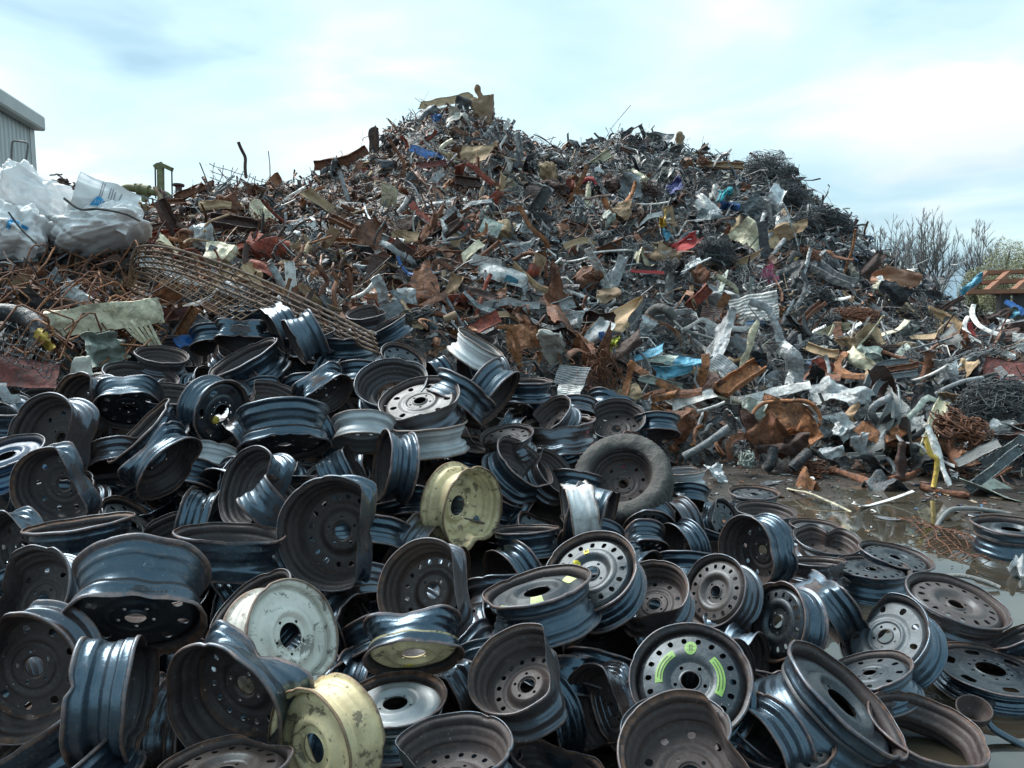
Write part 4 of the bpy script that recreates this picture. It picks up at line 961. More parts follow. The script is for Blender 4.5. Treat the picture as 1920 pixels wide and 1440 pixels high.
for a in [(1440, 318, 135, 90, 110, 'big dark wire tangle on the right skyline'), (1478, 362, 110, 70, 80, 'wire tangle hanging below the big skyline tangle'), (1512, 412, 56, 50, 50, 'small bluish wire ball left of the matted bundle'),
          (1565, 412, 108, 56, 90, 'matted grey wire bundle at the right shoulder of the heap'), (1345, 474, 120, 82, 100, 'large grey wire mesh clump in the middle of the right slope'), (1545, 560, 90, 50, 60, 'thin wire clump on the lower right slope')]:
    S('tangle', a[0], a[1], a[2], a[3], -20, 'dg', a[5], group=TG, gen=lambda l, w_, s, n=a[4]: g_tangle(l, w_, s, int(n * 1.6), .0042, 1.3))
S('mesh', 1425, 532, 66, 74, 10, 'g', 'square wire mesh draped over the white ribbed sheet', gen=lambda l, w_, s: g_mesh(l, w_, s, .05, .0035, .25), off=.58)
S('corr', 1415, 580, 92, 58, 12, 'w', 'white ribbed sheet low on the right slope', off=.40)
S('rag', 1358, 362, 44, 22, 20, 'tq', 'turquoise plastic sheet on the upper right slope')
S('rag', 1369, 390, 40, 20, 10, 'bc', 'bright blue plastic sheet just below the turquoise one')
S('rag', 1262, 350, 46, 30, 30, 'vio', 'violet blue cloth on the upper right slope')
S('rag', 1287, 456, 62, 26, 35, 'red', 'crumpled red plastic beside the large grey mesh clump')
S('rag', 1446, 517, 38, 22, -20, 'pk', 'pink plastic scrap right of the draped wire mesh')
S('strip', 1216, 410, 56, 9, 25, 'w', 'white bar pointing to the yellow scrap')
S('rag', 1240, 418, 17, 26, 0, 'y', 'small yellow scrap on the right slope')
S('rag', 1251, 441, 12, 24, 10, 'lb', 'pale blue rag hanging under the yellow scrap')
S('strip', 1214, 510, 62, 6, -3, 'red', 'thin red bar in the middle of the right slope')
S('plate', 1390, 492, 112, 13, 28, 't', 'long tan plank under the large grey mesh clump')
S('strip', 1500, 552, 92, 10, 80, 'g', 'grey bent post on the right slope')
S('plate', 1187, 588, 66, 32, 65, 'g', 'flat grey plate leaning in the lower middle')
S('arc', 1238, 585, 50, 18, 0, 'rub', 'half buried piece of grey tyre in the lower middle', name='tyre_piece', cat='tyre')
S('sheet', 1155, 515, 88, 24, 70, 'lg', 'long pale grey sheet standing in mid slope')
S('corr', 1355, 690, 58, 46, -35, 'lg', 'grey ribbed radiator panel above the thick rusty beam')
S('corr', 1388, 645, 42, 26, -30, 'g', 'small ribbed panel behind the pale timber')
S('stump', 1404, 650, 100, 15, 78, 'c', 'pale splintered timber standing above the thick rusty beam', off=.63)
S('beam', 1388, 712, 100, 32, 38, 'o', 'thick orange rusted beam in the lower right of the heap', off=.63)
_p, _ = heap_hit(1470, 795); tank = empty('crushed_tank', Matrix.Translation(Vector(_p))); bpy.context.view_layer.update(); tag(tank, 'crushed rusty tank of crumpled sheet at the foot of the heap', 'tank', 'scrap on the heap')
for x, y, l, w_, a, c, nm, of, cr in [(1472, 782, 112, 74, -10, 'o', 'end_plate', .75, .30), (1450, 822, 84, 60, -40, 'r', 'side_panel', .62, .55), (1502, 820, 84, 56, 40, 'o', 'side_panel', .62, .55), (1470, 835, 96, 44, 0, 'dr', 'side_panel', .55, .8), (1412, 812, 30, 92, 20, 'dr', 'side_panel', .5, .7)]:
    S('foil', x, y, l, w_, a, c, off=of, tilt=.15, yaw=.2, name=nm, parent=tank, gen=lambda l, w_, s, cr=cr: g_sheet(l, w_, s, cr, 34, .16, .6, t=.006))
S('pipe', 1474, 786, 120, 7, 0, 'o', off=.78, name='rim_band', parent=tank, gen=lambda l, w_, s: g_sweep(np.stack([.5 * l * np.cos(np.linspace(0, 6.2, 40)), .33 * l * np.sin(np.linspace(0, 6.2, 40)) * (1 + .1 * np.sin(np.linspace(0, 18, 40))), .05 * np.sin(np.linspace(0, 12, 40))], 1), circ(w_ / 2, 6)))
S('pipe', 1445, 862, 40, 20, 75, 'k', 'dark bent pipe stub left under the rusted tank', off=.45)
S('pipe', 1500, 862, 44, 22, 50, 'k', 'dark bent pipe stub right under the rusted tank', off=.58)
S('foil', 1412, 772, 50, 50, 0, 'gg', 'pale grey green crumpled sheet left of the rusted tank', off=.58)
S('bar', 1325, 830, 100, 14, 35, 'g', 'long grey pipe sloping at the foot of the heap', off=.63)
S('strip', 1376, 832, 66, 13, 60, 'r', 'rusty bar crossing the long grey pipe', off=.63)
S('plate', 1300, 750, 90, 20, 22, 'w', 'white weathered plank left of the thick rusty beam', off=.53)
S('foil', 1340, 884, 56, 52, 0, 'f', 'silver foil sheet on the mud right of the tyre', off=.53)
S('tangle', 1402, 862, 48, 66, 0, 'gg', 'bundle of pale green cables at the foot of the heap', gen=lambda l, w_, s: g_tangle(l, w_, s, 30, .008, .7), off=.58)
S('wave', 1487, 688, 98, 30, -48, 'f', 'shiny silver strip curving in an s shape', gen=lambda l, w_, s: g_sweep(spline([(-.5 * l, .1 * l, 0), (-.2 * l, .2 * l, .1), (.1 * l, 0, 0), (.3 * l, -.2 * l, .1), (.5 * l, -.05 * l, 0)], 30), rect(w_, .01)), off=.58)
S('foil', 1578, 735, 112, 64, -32, 'f', 'largest crumpled silver foil sheet at lower right', off=.63)
S('foil', 1738, 745, 76, 62, 20, 'k', 'black crumpled plastic at the lower right of the heap', off=.58)
S('plate', 1760, 766, 54, 28, 20, 'dg', 'dark blue grey panel below the black plastic', off=.63)
S('tangle', 1806, 806, 128, 104, -20, 'r', 'coil of rusty brown cable at lower right', gen=lambda l, w_, s: g_tangle(l, w_, s, 80, .008, .9), off=.73)
S('tangle', 1870, 752, 160, 110, 10, 'dg', 'grey wire tangle at the right edge above the cable coil', gen=lambda l, w_, s: g_tangle(l, w_, s, 230, .004, 1.4), off=.68)
S('bar', 1746, 866, 96, 9, -76, 'y', 'bent yellow pole standing at the foot of the heap', off=.83, gen=lambda l, w_, s: g_sweep(spline([(-.5 * l, 0, 0), (-.15 * l, .02 * l, 0), (0, .09 * l, 0), (.5 * l, -.06 * l, 0)], 24), circ(w_ / 2, 10)))
S('stump', 1758, 854, 118, 13, -68, 'w', 'flaking white timber leaning beside the yellow pole', off=.78)
S('chan', 1863, 880, 118, 18, 48, 'gal', 'galvanised rail leaning at the right, nearest the mud', off=.68)
S('chan', 1882, 846, 96, 16, 42, 'gal', 'galvanised rail leaning behind the nearest one', off=.68)
S('plate', 1832, 850, 90, 22, 34, 'gc', 'grey brown board leaning under the cable coil', off=.68)
FL = 'debris lying on the wet mud'
S('strip', 1522, 930, 128, 9, -20, 'c', 'long cream yellow strip lying on the mud', flat=True, group=FL)
S('strip', 1650, 940, 112, 9, 8, 'w', 'white strip lying on the mud right of the cream one', flat=True, group=FL)
S('stump', 1600, 895, 96, 12, -12, 'r', 'rusty brown log on the mud, left one', flat=True, group=FL)
S('stump', 1772, 922, 96, 14, -10, 'r', 'rusty brown log on the mud below the yellow pole', flat=True, group=FL)
S('stump', 1700, 893, 66, 12, 14, 'r', 'short rusty brown log on the mud, middle one', flat=True, group=FL)
S('foil', 1668, 910, 110, 50, 0, 'dg', 'dark crumpled strip of bodywork on the mud between the logs', flat=True, group=FL)
S('plate', 1876, 924, 62, 110, 15, 'gg', 'greenish grey bracket plate lying on the mud', flat=True, group=FL)
S('foil', 1515, 910, 36, 40, 0, 'o', 'small rusty crumpled scrap on the mud beside the cream strip', flat=True, group=FL)
S('plate', 1515, 898, 24, 20, 0, 'w', 'small white card on the mud', flat=True, group=FL)
S('mesh', 1775, 1010, 110, 260, 0, 'r', 'rusty wire mesh half sunk in the puddle', flat=True, group=FL, gen=lambda l, w_, s: g_mesh(l * .9, .75, s, .055, .004, .16))
S('rod', 1810, 962, 140, 9, 8, 'gc', 'pale twisted cable lying on the mud at the right', flat=True, group=FL)
S('rod', 1800, 1084, 150, 9, -10, 'gc', 'grey cable half sunk in the puddle above the flat brown wheel', flat=True, group=FL)
S('foil', 1908, 1070, 34, 26, 30, 'lg', 'pale folded sheet at the right edge of the puddle', flat=True, group=FL)
S('stump', 1690, 860, 62, 15, 88, 'dr', 'rusty brown post standing at the foot of the heap', off=.58)
S('foil', 1690, 522, 96, 36, -12, 'pw', 'peeling brown plywood sheet on the right shoulder', off=.53)
S('strip', 1712, 549, 118, 16, -15, 'k', 'black curved bodywork strip under the peeling plywood', off=.48)
S('strip', 1663, 540, 56, 10, -48, 'w', 'white trim strip left of the peeling plywood', off=.48)
S('rag', 1664, 552, 54, 26, -30, 'c', 'dirty cream padding left of the black bodywork strip')
S('pipe', 1655, 590, 56, 12, -40, 'g', 'grey exhaust pipe sloping on the right slope', off=.48)
S('strip', 1552, 556, 86, 6, -10, 'w', 'thin white bar on the right slope', off=.48)
S('strip', 1836, 602, 96, 9, -55, 'w', 'white door frame bar, upper one at the far right', off=.48)
S('strip', 1815, 620, 76, 8, -72, 'w', 'white door frame bar, lower one at the far right', off=.48)
S('strip', 1825, 630, 54, 9, -70, 'red', 'red strip inside the white door frame bars', off=.48)
S('sheet', 1870, 664, 66, 20, -12, 'w', 'white bent sheet below the door frame bars', off=.48)
S('rag', 1822, 533, 44, 15, 22, 'lb', 'blue green plastic fluttering at the far right skyline', off=0)
S('plate', 1892, 694, 84, 40, -8, 'mar', 'maroon car body panel at the right edge', off=.43)
S('tangle', 1600, 590, 122, 44, 0, 'r', 'flat mat of rusty wire on the right slope', gen=lambda l, w_, s: g_tangle(l, w_, s, 110, .004, 1.2))
S('plate', 1731, 632, 48, 15, 5, 't', 'tan torn board on the lower right slope', off=.48)
for i, (dx, dy, c) in enumerate([(0, 0, 'g'), (6, 12, 'r'), (12, 24, 'g')]):
    S('strip', 1660 + dx, 695 + dy, 110, 11, 24, c, ['grey curved sill, upper of three nested', 'rusty curved sill, middle of three nested', 'grey curved sill, lowest of three nested'][i], off=.58, gen=lambda l, w_, s: g_sweep(spline([(-.5 * l, -.15 * l, 0), (-.1 * l, .1 * l, 0), (.5 * l, .02 * l, 0)], 24), chan(w_, w_ * .5, .006)))
S('sheet', 1640, 704, 48, 32, 20, 't', 'tan crumpled sheet inside the nested curved sills', off=.53)
S('sheet', 945, 516, 106, 34, -15, 'w', 'white torn panel with a blue patch in the centre')
S('plate', 958, 524, 30, 12, -15, 'lb', 'light blue patch on the white torn panel', off=.44)
S('corr', 912, 490, 64, 20, -8, 'w', 'white ribbed strip above the white torn panel')
S('plate', 902, 608, 80, 26, 25, 'rb', 'red orange plate with a notch behind the wheels', off=.48)
S('sheet', 982, 632, 64, 52, 0, 'o', 'square rust brown sheet standing behind the wheels', off=.48)
S('rag', 1036, 652, 56, 42, 10, 'wc', 'cream white crumpled rag right of the square rust sheet', off=.48)
S('corr', 1072, 706, 64, 46, -10, 'g', 'grey checked net fabric behind the wheels', off=.53)
S('corr', 1066, 738, 52, 32, -5, 'w', 'white ribbed sheet just behind the wheels', off=.58)
S('rag', 1152, 640, 26, 20, 0, 'yg', 'yellow green plastic scrap near the blue cabinet')
S('rag', 1139, 634, 18, 24, 0, 'bc', 'dark blue scrap beside the yellow green one')
S('strip', 966, 664, 56, 10, -65, 'o', 'rusty slat leaning left of the square rust sheet', off=.48)
S('strip', 765, 505, 66, 6, -38, 'b', 'long blue bar in the left centre')
S('strip', 808, 515, 48, 9, -72, 'b', 'short upright blue bar in the left centre')
S('pipe', 995, 486, 84, 8, -20, 'r', 'bent rusty pipe shaped like a roof in the centre', off=.53, gen=lambda l, w_, s: g_sweep(spline([(-.5 * l, -.28 * l, 0), (-.08 * l, .12 * l, 0), (.34 * l, 0, 0), (.5 * l, -.25 * l, 0)], 30), circ(w_ / 2, 8)))
S('bar', 914, 470, 58, 7, 38, 'r', 'straight rusty pipe left of the roof shaped one', off=.48)
S('bar', 843, 595, 26, 15, 200, 'wd', 'open pipe end with pale mouth above the wheels', off=.48)
S('bar', 855, 590, 82, 7, -60, 'g', 'grey pole sloping down behind the wheels', off=.53)
S('sheet', 610, 385, 100, 24, -35, 't', 'torn tan board on the left slope')
S('box', 488, 405, 28, 44, 5, 'c', 'yellowed cream padded block on the left slope')
S('bar', 648, 358, 78, 8, -75, 'lg', 'pale grey pole on the left slope')
S('sheet', 580, 425, 64, 15, 15, 'w', 'white torn sheet on the left slope')
S('plate', 610, 450, 32, 18, 50, 'gg', 'grey oval plate under the white torn sheet')
S('beam', 670, 456, 110, 14, -2, 'o', 'stack of orange rusted boards on the left slope', off=.48)
S('beam', 655, 426, 84, 15, -25, 'r', 'rusty sloping beam above the orange boards', off=.48)
S('box', 415, 480, 52, 46, 0, 'c', 'layered whitish paper block above the long grating', gen=lambda l, w_, s: g_box(l, w_, s, .16), off=.48)
S('bar', 520, 520, 56, 14, -62, 'gal', 'blue grey pipe above the long grating', off=.48)
S('beam', 545, 527, 72, 18, -85, 'w', 'dirty white upright plank above the long grating', off=.48)
for i, (x, y, a, l) in enumerate([(605, 525, 100, 70), (628, 540, 75, 76), (650, 535, 60, 70)]):
    S('wave', x, y, l, 10, a, 'r', ['left of three drooping rusty bands in the left centre', 'middle of three drooping rusty bands in the left centre', 'right of three drooping rusty bands in the left centre'][i], off=.48)
S('pipe', 685, 546, 60, 9, 38, 'w', 'white curved tube right of the drooping rusty bands', off=.48)
S('beam', 437, 424, 84, 28, -8, 'dr', 'large rusty box beam left of the padded block', off=.48)
S('beam', 306, 388, 86, 14, 14, 'r', 'rusty slab lying above the white bags on the left', off=.43)
S('beam', 356, 362, 56, 14, 24, 'r', 'short rusty channel under the green post', off=.43)
S('beam', 316, 415, 78, 22, -64, 'dr', 'dark rusty beam leaning right of the white bags', off=.53)
S('arc', 348, 438, 40, 8, 0, 'r', 'rusty half ring below the black rim on the left', off=.48)
S('beam', 347, 455, 32, 18, 90, 'o', 'short orange timber block beside the rusty half ring', off=.48)
S('tangle', 445, 342, 110, 48, -15, 'lg', 'pale grey wire rack on the left skyline', off=0, gen=lambda l, w_, s: g_mesh(l, w_, s, .12, .007, .12))
S('sheet', 405, 385, 60, 18, 5, 't', 'cream torn sheet right of the black rim')
S('box', 200, 595, 192, 50, 8, 'c', 'long cream trough lying among the rusty rods', gen=lambda l, w_, s: g_box(l, w_, s, .05, .3), off=.53)
for i in range(6):
    S('strip', 245 + i * 9, 622 + i * 1, 56, 5, -52 - i * 3, 'c', ['first', 'second', 'third', 'fourth', 'fifth', 'last'][i] + ' of the cream slats from the left beside the rusty rods', off=.58, group='cream slats among the rusty rods', tilt=.05, gen=lambda l, w_, s: g_strip(l, w_, s, .08, 0))
S('foil', 190, 652, 86, 66, 10, 'gg', 'pale grey green crumpled sheet under the rusty rods', off=.48)
S('beam', 350, 606, 72, 18, 58, 'o', 'orange brown timber leaning behind the wheels on the left', off=.53)
S('foil', 315, 560, 52, 36, 0, 'o', 'orange rusted cone of sheet metal under the grating', off=.43)
S('plate', 152, 556, 60, 30, 0, 'mar', 'maroon panel behind the rusty rods', off=.33)
S('plate', 330, 588, 90, 26, 5, 'mar', 'dark red panel behind the orange brown timber', off=.38)
S('plate', 48, 702, 118, 66, -10, 'mar', 'large maroon panel at the left edge', off=.40)
S('arc', 36, 606, 110, 34, -40, 'k', 'thick black curved duct at the left edge', off=.53)
S('mesh', 56, 668, 110, 56, -28, 'dg', 'black wire netting draped over the maroon panel', off=.60, gen=lambda l, w_, s: g_mesh(l, w_, s, .035, .003, .3))
S('rag', 88, 638, 46, 18, -45, 'y', 'yellow scrap at the left below the rusty rods', off=.53)
S('strip', 16, 738, 46, 18, -38, 'lg', 'pale blue white strip at the left edge', off=.58)
S('rag', 150, 690, 60, 26, 10, 'wc', 'pale crumpled sheet just behind the left wheels', off=.53)
S('strip', 350, 640, 40, 22, 0, 'b', 'small blue scrap behind the wheels on the left', off=.53)
S('foil', 440, 540, 46, 32, -10, 'lg', 'pale folded sheet seen through the grating', off=.38)
S('sheet', 395, 640, 60, 14, -20, 'lg', 'light grey flat strip behind the wheels', off=.48)
# crushed cabinet: one thing of blue panels and a rusted frame
p0, _ = heap_hit(1245, 690)
cab = empty('crushed_cabinet', Matrix.Translation(Vector(p0))); bpy.context.view_layer.update()
tag(cab, 'crushed blue painted cabinet with rusted frame in the lower right of the heap', 'cabinet', 'scrap on the heap')
for (k, x, y, l, w_, a, c, nm) in [('sheet', 1215, 662, 66, 20, 22, 'lb', 'blue_panel'), ('sheet', 1262, 694, 80, 24, 10, 'lb', 'blue_panel'), ('sheet', 1292, 676, 50, 18, -12, 'lb', 'blue_panel'), ('sheet', 1245, 716, 92, 14, -14, 'gg', 'blue_panel'), ('sheet', 1240, 674, 60, 22, -5, 'gg', 'blue_panel'),
        ('strip', 1178, 712, 70, 16, 75, 'o', 'frame_bar'), ('strip', 1232, 712, 130, 13, -28, 'o', 'frame_bar'), ('strip', 1318, 698, 70, 16, 75, 'o', 'frame_bar'), ('strip', 1262, 738, 112, 16, 6, 'r', 'frame_bar'), ('sheet', 1240, 745, 60, 14, 15, 'o', 'frame_bar')]:
    S(k, x, y, l, w_, a, c, off=.63, name=nm, parent=cab)
# small wheel with a tyre on the right slope
p1, t1 = heap_hit(1492, 494); sw = empty('small_wheel', mat4(*(lambda a: (nrm(np.cross([0, 0, 1], a)), np.cross(a, nrm(np.cross([0, 0, 1], a))), a))(nrm([.55, -.8, .1])), p1 - ray(1492, 494) * .15)); bpy.context.view_layer.update()
tag(sw, 'small black tyred wheel with yellow rim on the right slope', 'wheel', 'wheels with tyres')
a = np.arange(40) * 2 * np.pi / 40
for nm, ring, m, cc in (('tyre', circ(.052, 10) + [0, 0], M_rubber, (.03, .03, .03)), ('rim', None, M_paint, (.55, .38, .10))):
    if ring is not None: pr = np.stack([.135 + ring[:, 0], ring[:, 1]], 1)
    else: pr = np.array([(.10, .03), (.085, .035), (.075, .02), (.04, .03), (.02, .03), (.02, -.03), (.09, -.03)])
    V = np.stack([pr[None, :, 0] * np.cos(a)[:, None], pr[None, :, 0] * np.sin(a)[:, None], np.tile(pr[:, 1], (40, 1))], 2).reshape(-1, 3)
    link(nm, mesh_np(nm, V, grid_faces(40, len(pr), True, True)[:, ::-1], True, [m]), sw, cc)
# rims lying on the heap, away from the wheel heap
def rim_on_heap(px, py, D, phi, m, side, label):
    global wheel_depth
    old = wheel_depth; pos, t = heap_hit(px, py); d = (pos - EYE) @ FW - .15
    wheel_depth = lambda x, y: d
    wheel(px, py, D, phi, m, side, 's', 'K', [], label, group='rims lying on the scrap heap'); wheel_depth = old
rim_on_heap(362, 382, 56, 92, .22, 'B', 'black rim lying on the scrap right of the white bags')
rim_on_heap(196, 478, 54, 250, .8, 'F', 'dark rim half buried in rusty rods under the white bags')

MAN += [(362, 382, 34), (196, 478, 30), (1245, 695, 62), (1470, 800, 66), (1492, 494, 20)]
# ------------------------------------------------------------------ rusty rods and bent stirrups on the left
def stirrup(lx, wy, s):
    r = np.random.default_rng(s); c = min(lx, wy) * .12; a, b = lx / 2, wy / 2
    pts = [(-a, -b + c, 0), (-a, b - c, 0), (-a + c, b, 0), (a - c, b, 0), (a, b - c, 0), (a, -b + c, 0), (a - c, -b, 0), (-a + c, -b, 0), (-a * 1.02, -b + c * 1.3, .03)]
    p = np.array(pts, float); p[:, 2] += r.normal(size=len(p)) * .02; q = np.concatenate([np.linspace(p[i], p[i + 1], 4)[:-1] for i in range(len(p) - 1)] + [p[-1:]])
    return g_sweep(q, circ(.0065, 6))
q_ = np.random.default_rng(77)
for i in range(40):
    x = q_.uniform(20, 300); y = q_.uniform(500, 660)
    S('rod', x, y, q_.uniform(55, 130), q_.uniform(35, 70), q_.uniform(-70, 70), 'o' if q_.random() < .4 else 'r', None, off=q_.uniform(.1, .5), tilt=.6, yaw=.7, gen=stirrup, name='bent_rebar', cat='rebar', group='rusty rods below the white bags')
for i in range(60):
    x = q_.uniform(-10, 330); y = q_.uniform(425, 600)
    S('rod', x, y, q_.uniform(70, 190) if y > 490 else q_.uniform(50, 80), 5, q_.choice([20, 40, -20, -35, 5, 60] if y > 490 else [10, 20, -10, -20]) + q_.uniform(-14, 14), q_.choice(['r', 'dr', 'r', 'o']), None, off=q_.uniform(.05, .4), tilt=.4, gen=lambda l, w_, s: g_rod(l, .016, s, .15, 1), name='rusty_rod', cat='rod', group='rusty rods below the white bags')
# ------------------------------------------------------------------ countable pieces all over the heap
REG = [(300, 1830)]
def ridge_py(px):
    return float(np.interp(px, HP[:, 0], HP[:, 5]))
def foot_py(px): return float(np.interp(px, [300, 400, 560, 780, 900, 1000, 1100, 1200, 1300, 1420, 1600, 1800, 1920], [580, 560, 560, 600, 630, 690, 720, 760, 850, 870, 870, 850, 880]))
def rustness(px, py): return float(np.interp(px, [300, 600, 900, 1150, 1400, 1900], [.9, .84, .68, .44, .28, .30])) - .12 * (py < 330)
pal_g = ['g', 'w', 'lg', 'lg', 'k', 'gal', 'g', 'gg', 'lg', 'w', 'gc', 'f', 'dg', 'c', 'f']
pal_r = ['r', 'dr', 'r', 'o', 'dr', 'rb', 'wd', 't']
kinds = [('strip', 90, 34, 95, 7, 14), ('sheet', 100, 34, 82, 14, 36), ('foil', 110, 30, 84, 18, 44), ('pipe', 30, 34, 90, 4, 8), ('wave', 150, 36, 110, 4, 10), ('chan', 52, 36, 90, 9, 18), ('rod', 110, 50, 120, 3, 5), ('tangle', 80, 40, 96, 22, 54), ('plate', 14, 24, 50, 14, 30), ('box', 26, 24, 48, 20, 34), ('rag', 34, 18, 40, 14, 28), ('corr', 16, 28, 50, 20, 34)]
for kind, n, l0, l1, w0, w1 in kinds:
    for i in range(n):
        px = q_.uniform(300, 1900); rp = ridge_py(px); fp = foot_py(px); py = rp + (26 if kind in ('sheet', 'foil', 'plate', 'box', 'corr') else 8) + (fp - rp) * q_.random() ** .85
        if any((px - a) ** 2 + (py - b) ** 2 < c * c for a, b, c in MAN): continue
        sc_ = (.66 + .55 * (py - 250) / 450) * (1.35 if q_.random() < .3 and kind in ('wave', 'strip', 'tangle', 'foil', 'chan') else 1)
        if kind == 'rod' and py < rp + 40: continue
        col = q_.choice(['g', 'dg', 'r', 'dr', 'dg']) if kind == 'tangle' else q_.choice(pal_r) if q_.random() < rustness(px, py) else q_.choice(pal_g)
        S(kind, px, py, q_.uniform(l0, l1) * sc_ * 1.25, q_.uniform(w0, w1) * sc_ * 1.1, q_.uniform(-90, 90) if kind in ('sheet', 'foil', 'plate', 'box', 'rag') else q_.normal() * 42, str(col), None, off=q_.uniform(.12, .42), tilt=.5, yaw=.55, gen=(lambda l, w_, s: g_tangle(l, w_, s, 46, .0045, 1.0)) if kind == 'tangle' else None)
# a few thin things breaking the skyline
for px, l, a in [(760, 36, 30), (955, 40, 60), (1070, 40, 20), (1128, 36, 150), (1209, 52, 112), (1305, 56, 25), (1335, 70, 155), (1352, 56, 50), (1392, 66, 48), (1425, 60, 130), (1590, 40, 30), (1622, 36, 140), (560, 36, 20), (520, 40, 165), (610, 36, 50), (1540, 40, 80), (1480, 44, 60)]:
    S(str(q_.choice(['wave', 'strip', 'wave'])), px, ridge_py(px) + 3, l, q_.uniform(4, 9), a, str(q_.choice(['g', 'dg', 'r', 'lg', 'dr'])), None, off=.0, tilt=.2, group=SIL)
# ------------------------------------------------------------------ the countless small fragments: one mass
PAL = np.array([(.055, .063, .072), (.20, .225, .245), (.11, .125, .14), (.42, .45, .47), (.015, .017, .02), (.085, .036, .022), (.19, .076, .034), (.29, .12, .05), (.125, .054, .032), (.34, .25, .16), (.62, .62, .60), (.03, .034, .04), (.05, .12, .22), (.22, .24, .22)])
PG = np.array([.16, .17, .17, .12, .10, .03, .03, .01, .03, .02, .05, .08, .01, .06]); PR = np.array([.07, .06, .06, .04, .08, .20, .20, .08, .16, .04, .02, .06, .0, .01])
def heap_points(n, r):
    px = r.uniform(-260, 2050, n * 3); u = (px - 960) / F
    yb, ym, pm, yr, pr = [np.interp(u, HU, HP[:, k]) for k in range(1, 6)]
    y = yb + (yr + 1.6 - yb) * r.random(n * 3) ** .9; x = u * y
    keep = r.random(n * 3) < (y / 18) ** .7
    x = x[keep][:n]; y = y[keep][:n]; z = heap_z(x, y)
    e = .08; nx = -(heap_z(x + e, y) - z) / e; ny = -(heap_z(x, y + e) - z) / e
    N_ = np.stack([nx, ny, np.ones_like(nx)], 1); N_ /= np.linalg.norm(N_, axis=1)[:, None]
    return np.stack([x, y, z], 1), N_
def mass_colors(p, r):
    px = 960 + F * p[:, 0] / p[:, 1]; rn = np.interp(px, [0, 300, 600, 900, 1150, 1400, 1900], [.98, .93, .86, .68, .42, .26, .32])
    patch = .42 * sn(p, 1.5, 91, 2); isr = r.random(len(p)) < rn + patch
    c = np.where(isr, r.choice(len(PAL), len(p), p=PR / PR.sum()), r.choice(len(PAL), len(p), p=PG / PG.sum()))
    return np.clip(PAL[c] * r.uniform(.62, 1.35, len(p))[:, None], 0, .8)
def rand_frames(n, N_, r, spread):
    Z = N_ + r.normal(size=(n, 3)) * spread; Z /= np.linalg.norm(Z, axis=1)[:, None]
    X = r.normal(size=(n, 3)) + np.array([.5, 0, 0]); X -= (X * Z).sum(1)[:, None] * Z; X /= np.linalg.norm(X, axis=1)[:, None]
    return X, np.cross(Z, X), Z
mV = []; mQ = []; mC = []; mk = 0
def mass_add(V, Q, col):
    global mk
    n, k, _ = V.shape; mV.append(V.reshape(-1, 3)); mQ.append((Q[None] + (np.arange(n) * k)[:, None, None]).reshape(-1, 4) + mk); mC.append(np.repeat(col, k, 0)); mk += n * k
r = np.random.default_rng(4)
# core surface, near-black to paint in the shade of the gaps
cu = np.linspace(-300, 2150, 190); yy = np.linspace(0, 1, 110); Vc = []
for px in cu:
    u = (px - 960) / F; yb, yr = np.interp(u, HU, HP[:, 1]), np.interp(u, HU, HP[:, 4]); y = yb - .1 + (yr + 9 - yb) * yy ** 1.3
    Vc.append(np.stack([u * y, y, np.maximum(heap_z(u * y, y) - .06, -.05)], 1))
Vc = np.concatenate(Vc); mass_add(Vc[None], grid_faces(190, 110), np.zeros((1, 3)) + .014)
# crumpled sheets
n = 2600; p, N_ = heap_points(n, r); X, Y, Z = rand_frames(n, N_, r, .55); g = np.linspace(-.5, .5, 5); a, b = np.meshgrid(g, g, indexing='ij'); a = a.ravel(); b = b.ravel()
lx = r.lognormal(-1.75, .5, n).clip(.06, .34); wy = lx * r.uniform(.15, .7, n); z = np.zeros((n, 25))
for k in range(4):
    th = r.random(n) * 6.28; z += r.normal(size=n)[:, None] * .95 * np.abs(a * np.cos(th)[:, None] + b * np.sin(th)[:, None] - r.uniform(-.3, .3, n)[:, None])
z = (z - z.mean(1)[:, None]).clip(-.4, .4); jx = r.normal(size=(n, 25)) * .05; jy = r.normal(size=(n, 25)) * .05
p = p + N_ * r.uniform(-.12, .03, n)[:, None]
V = p[:, None] + ((a + jx) * lx[:, None])[..., None] * X[:, None] + ((b + jy) * wy[:, None])[..., None] * Y[:, None] + (z * lx[:, None])[..., None] * Z[:, None]
mass_add(V, grid_faces(5, 5), mass_colors(p, r))
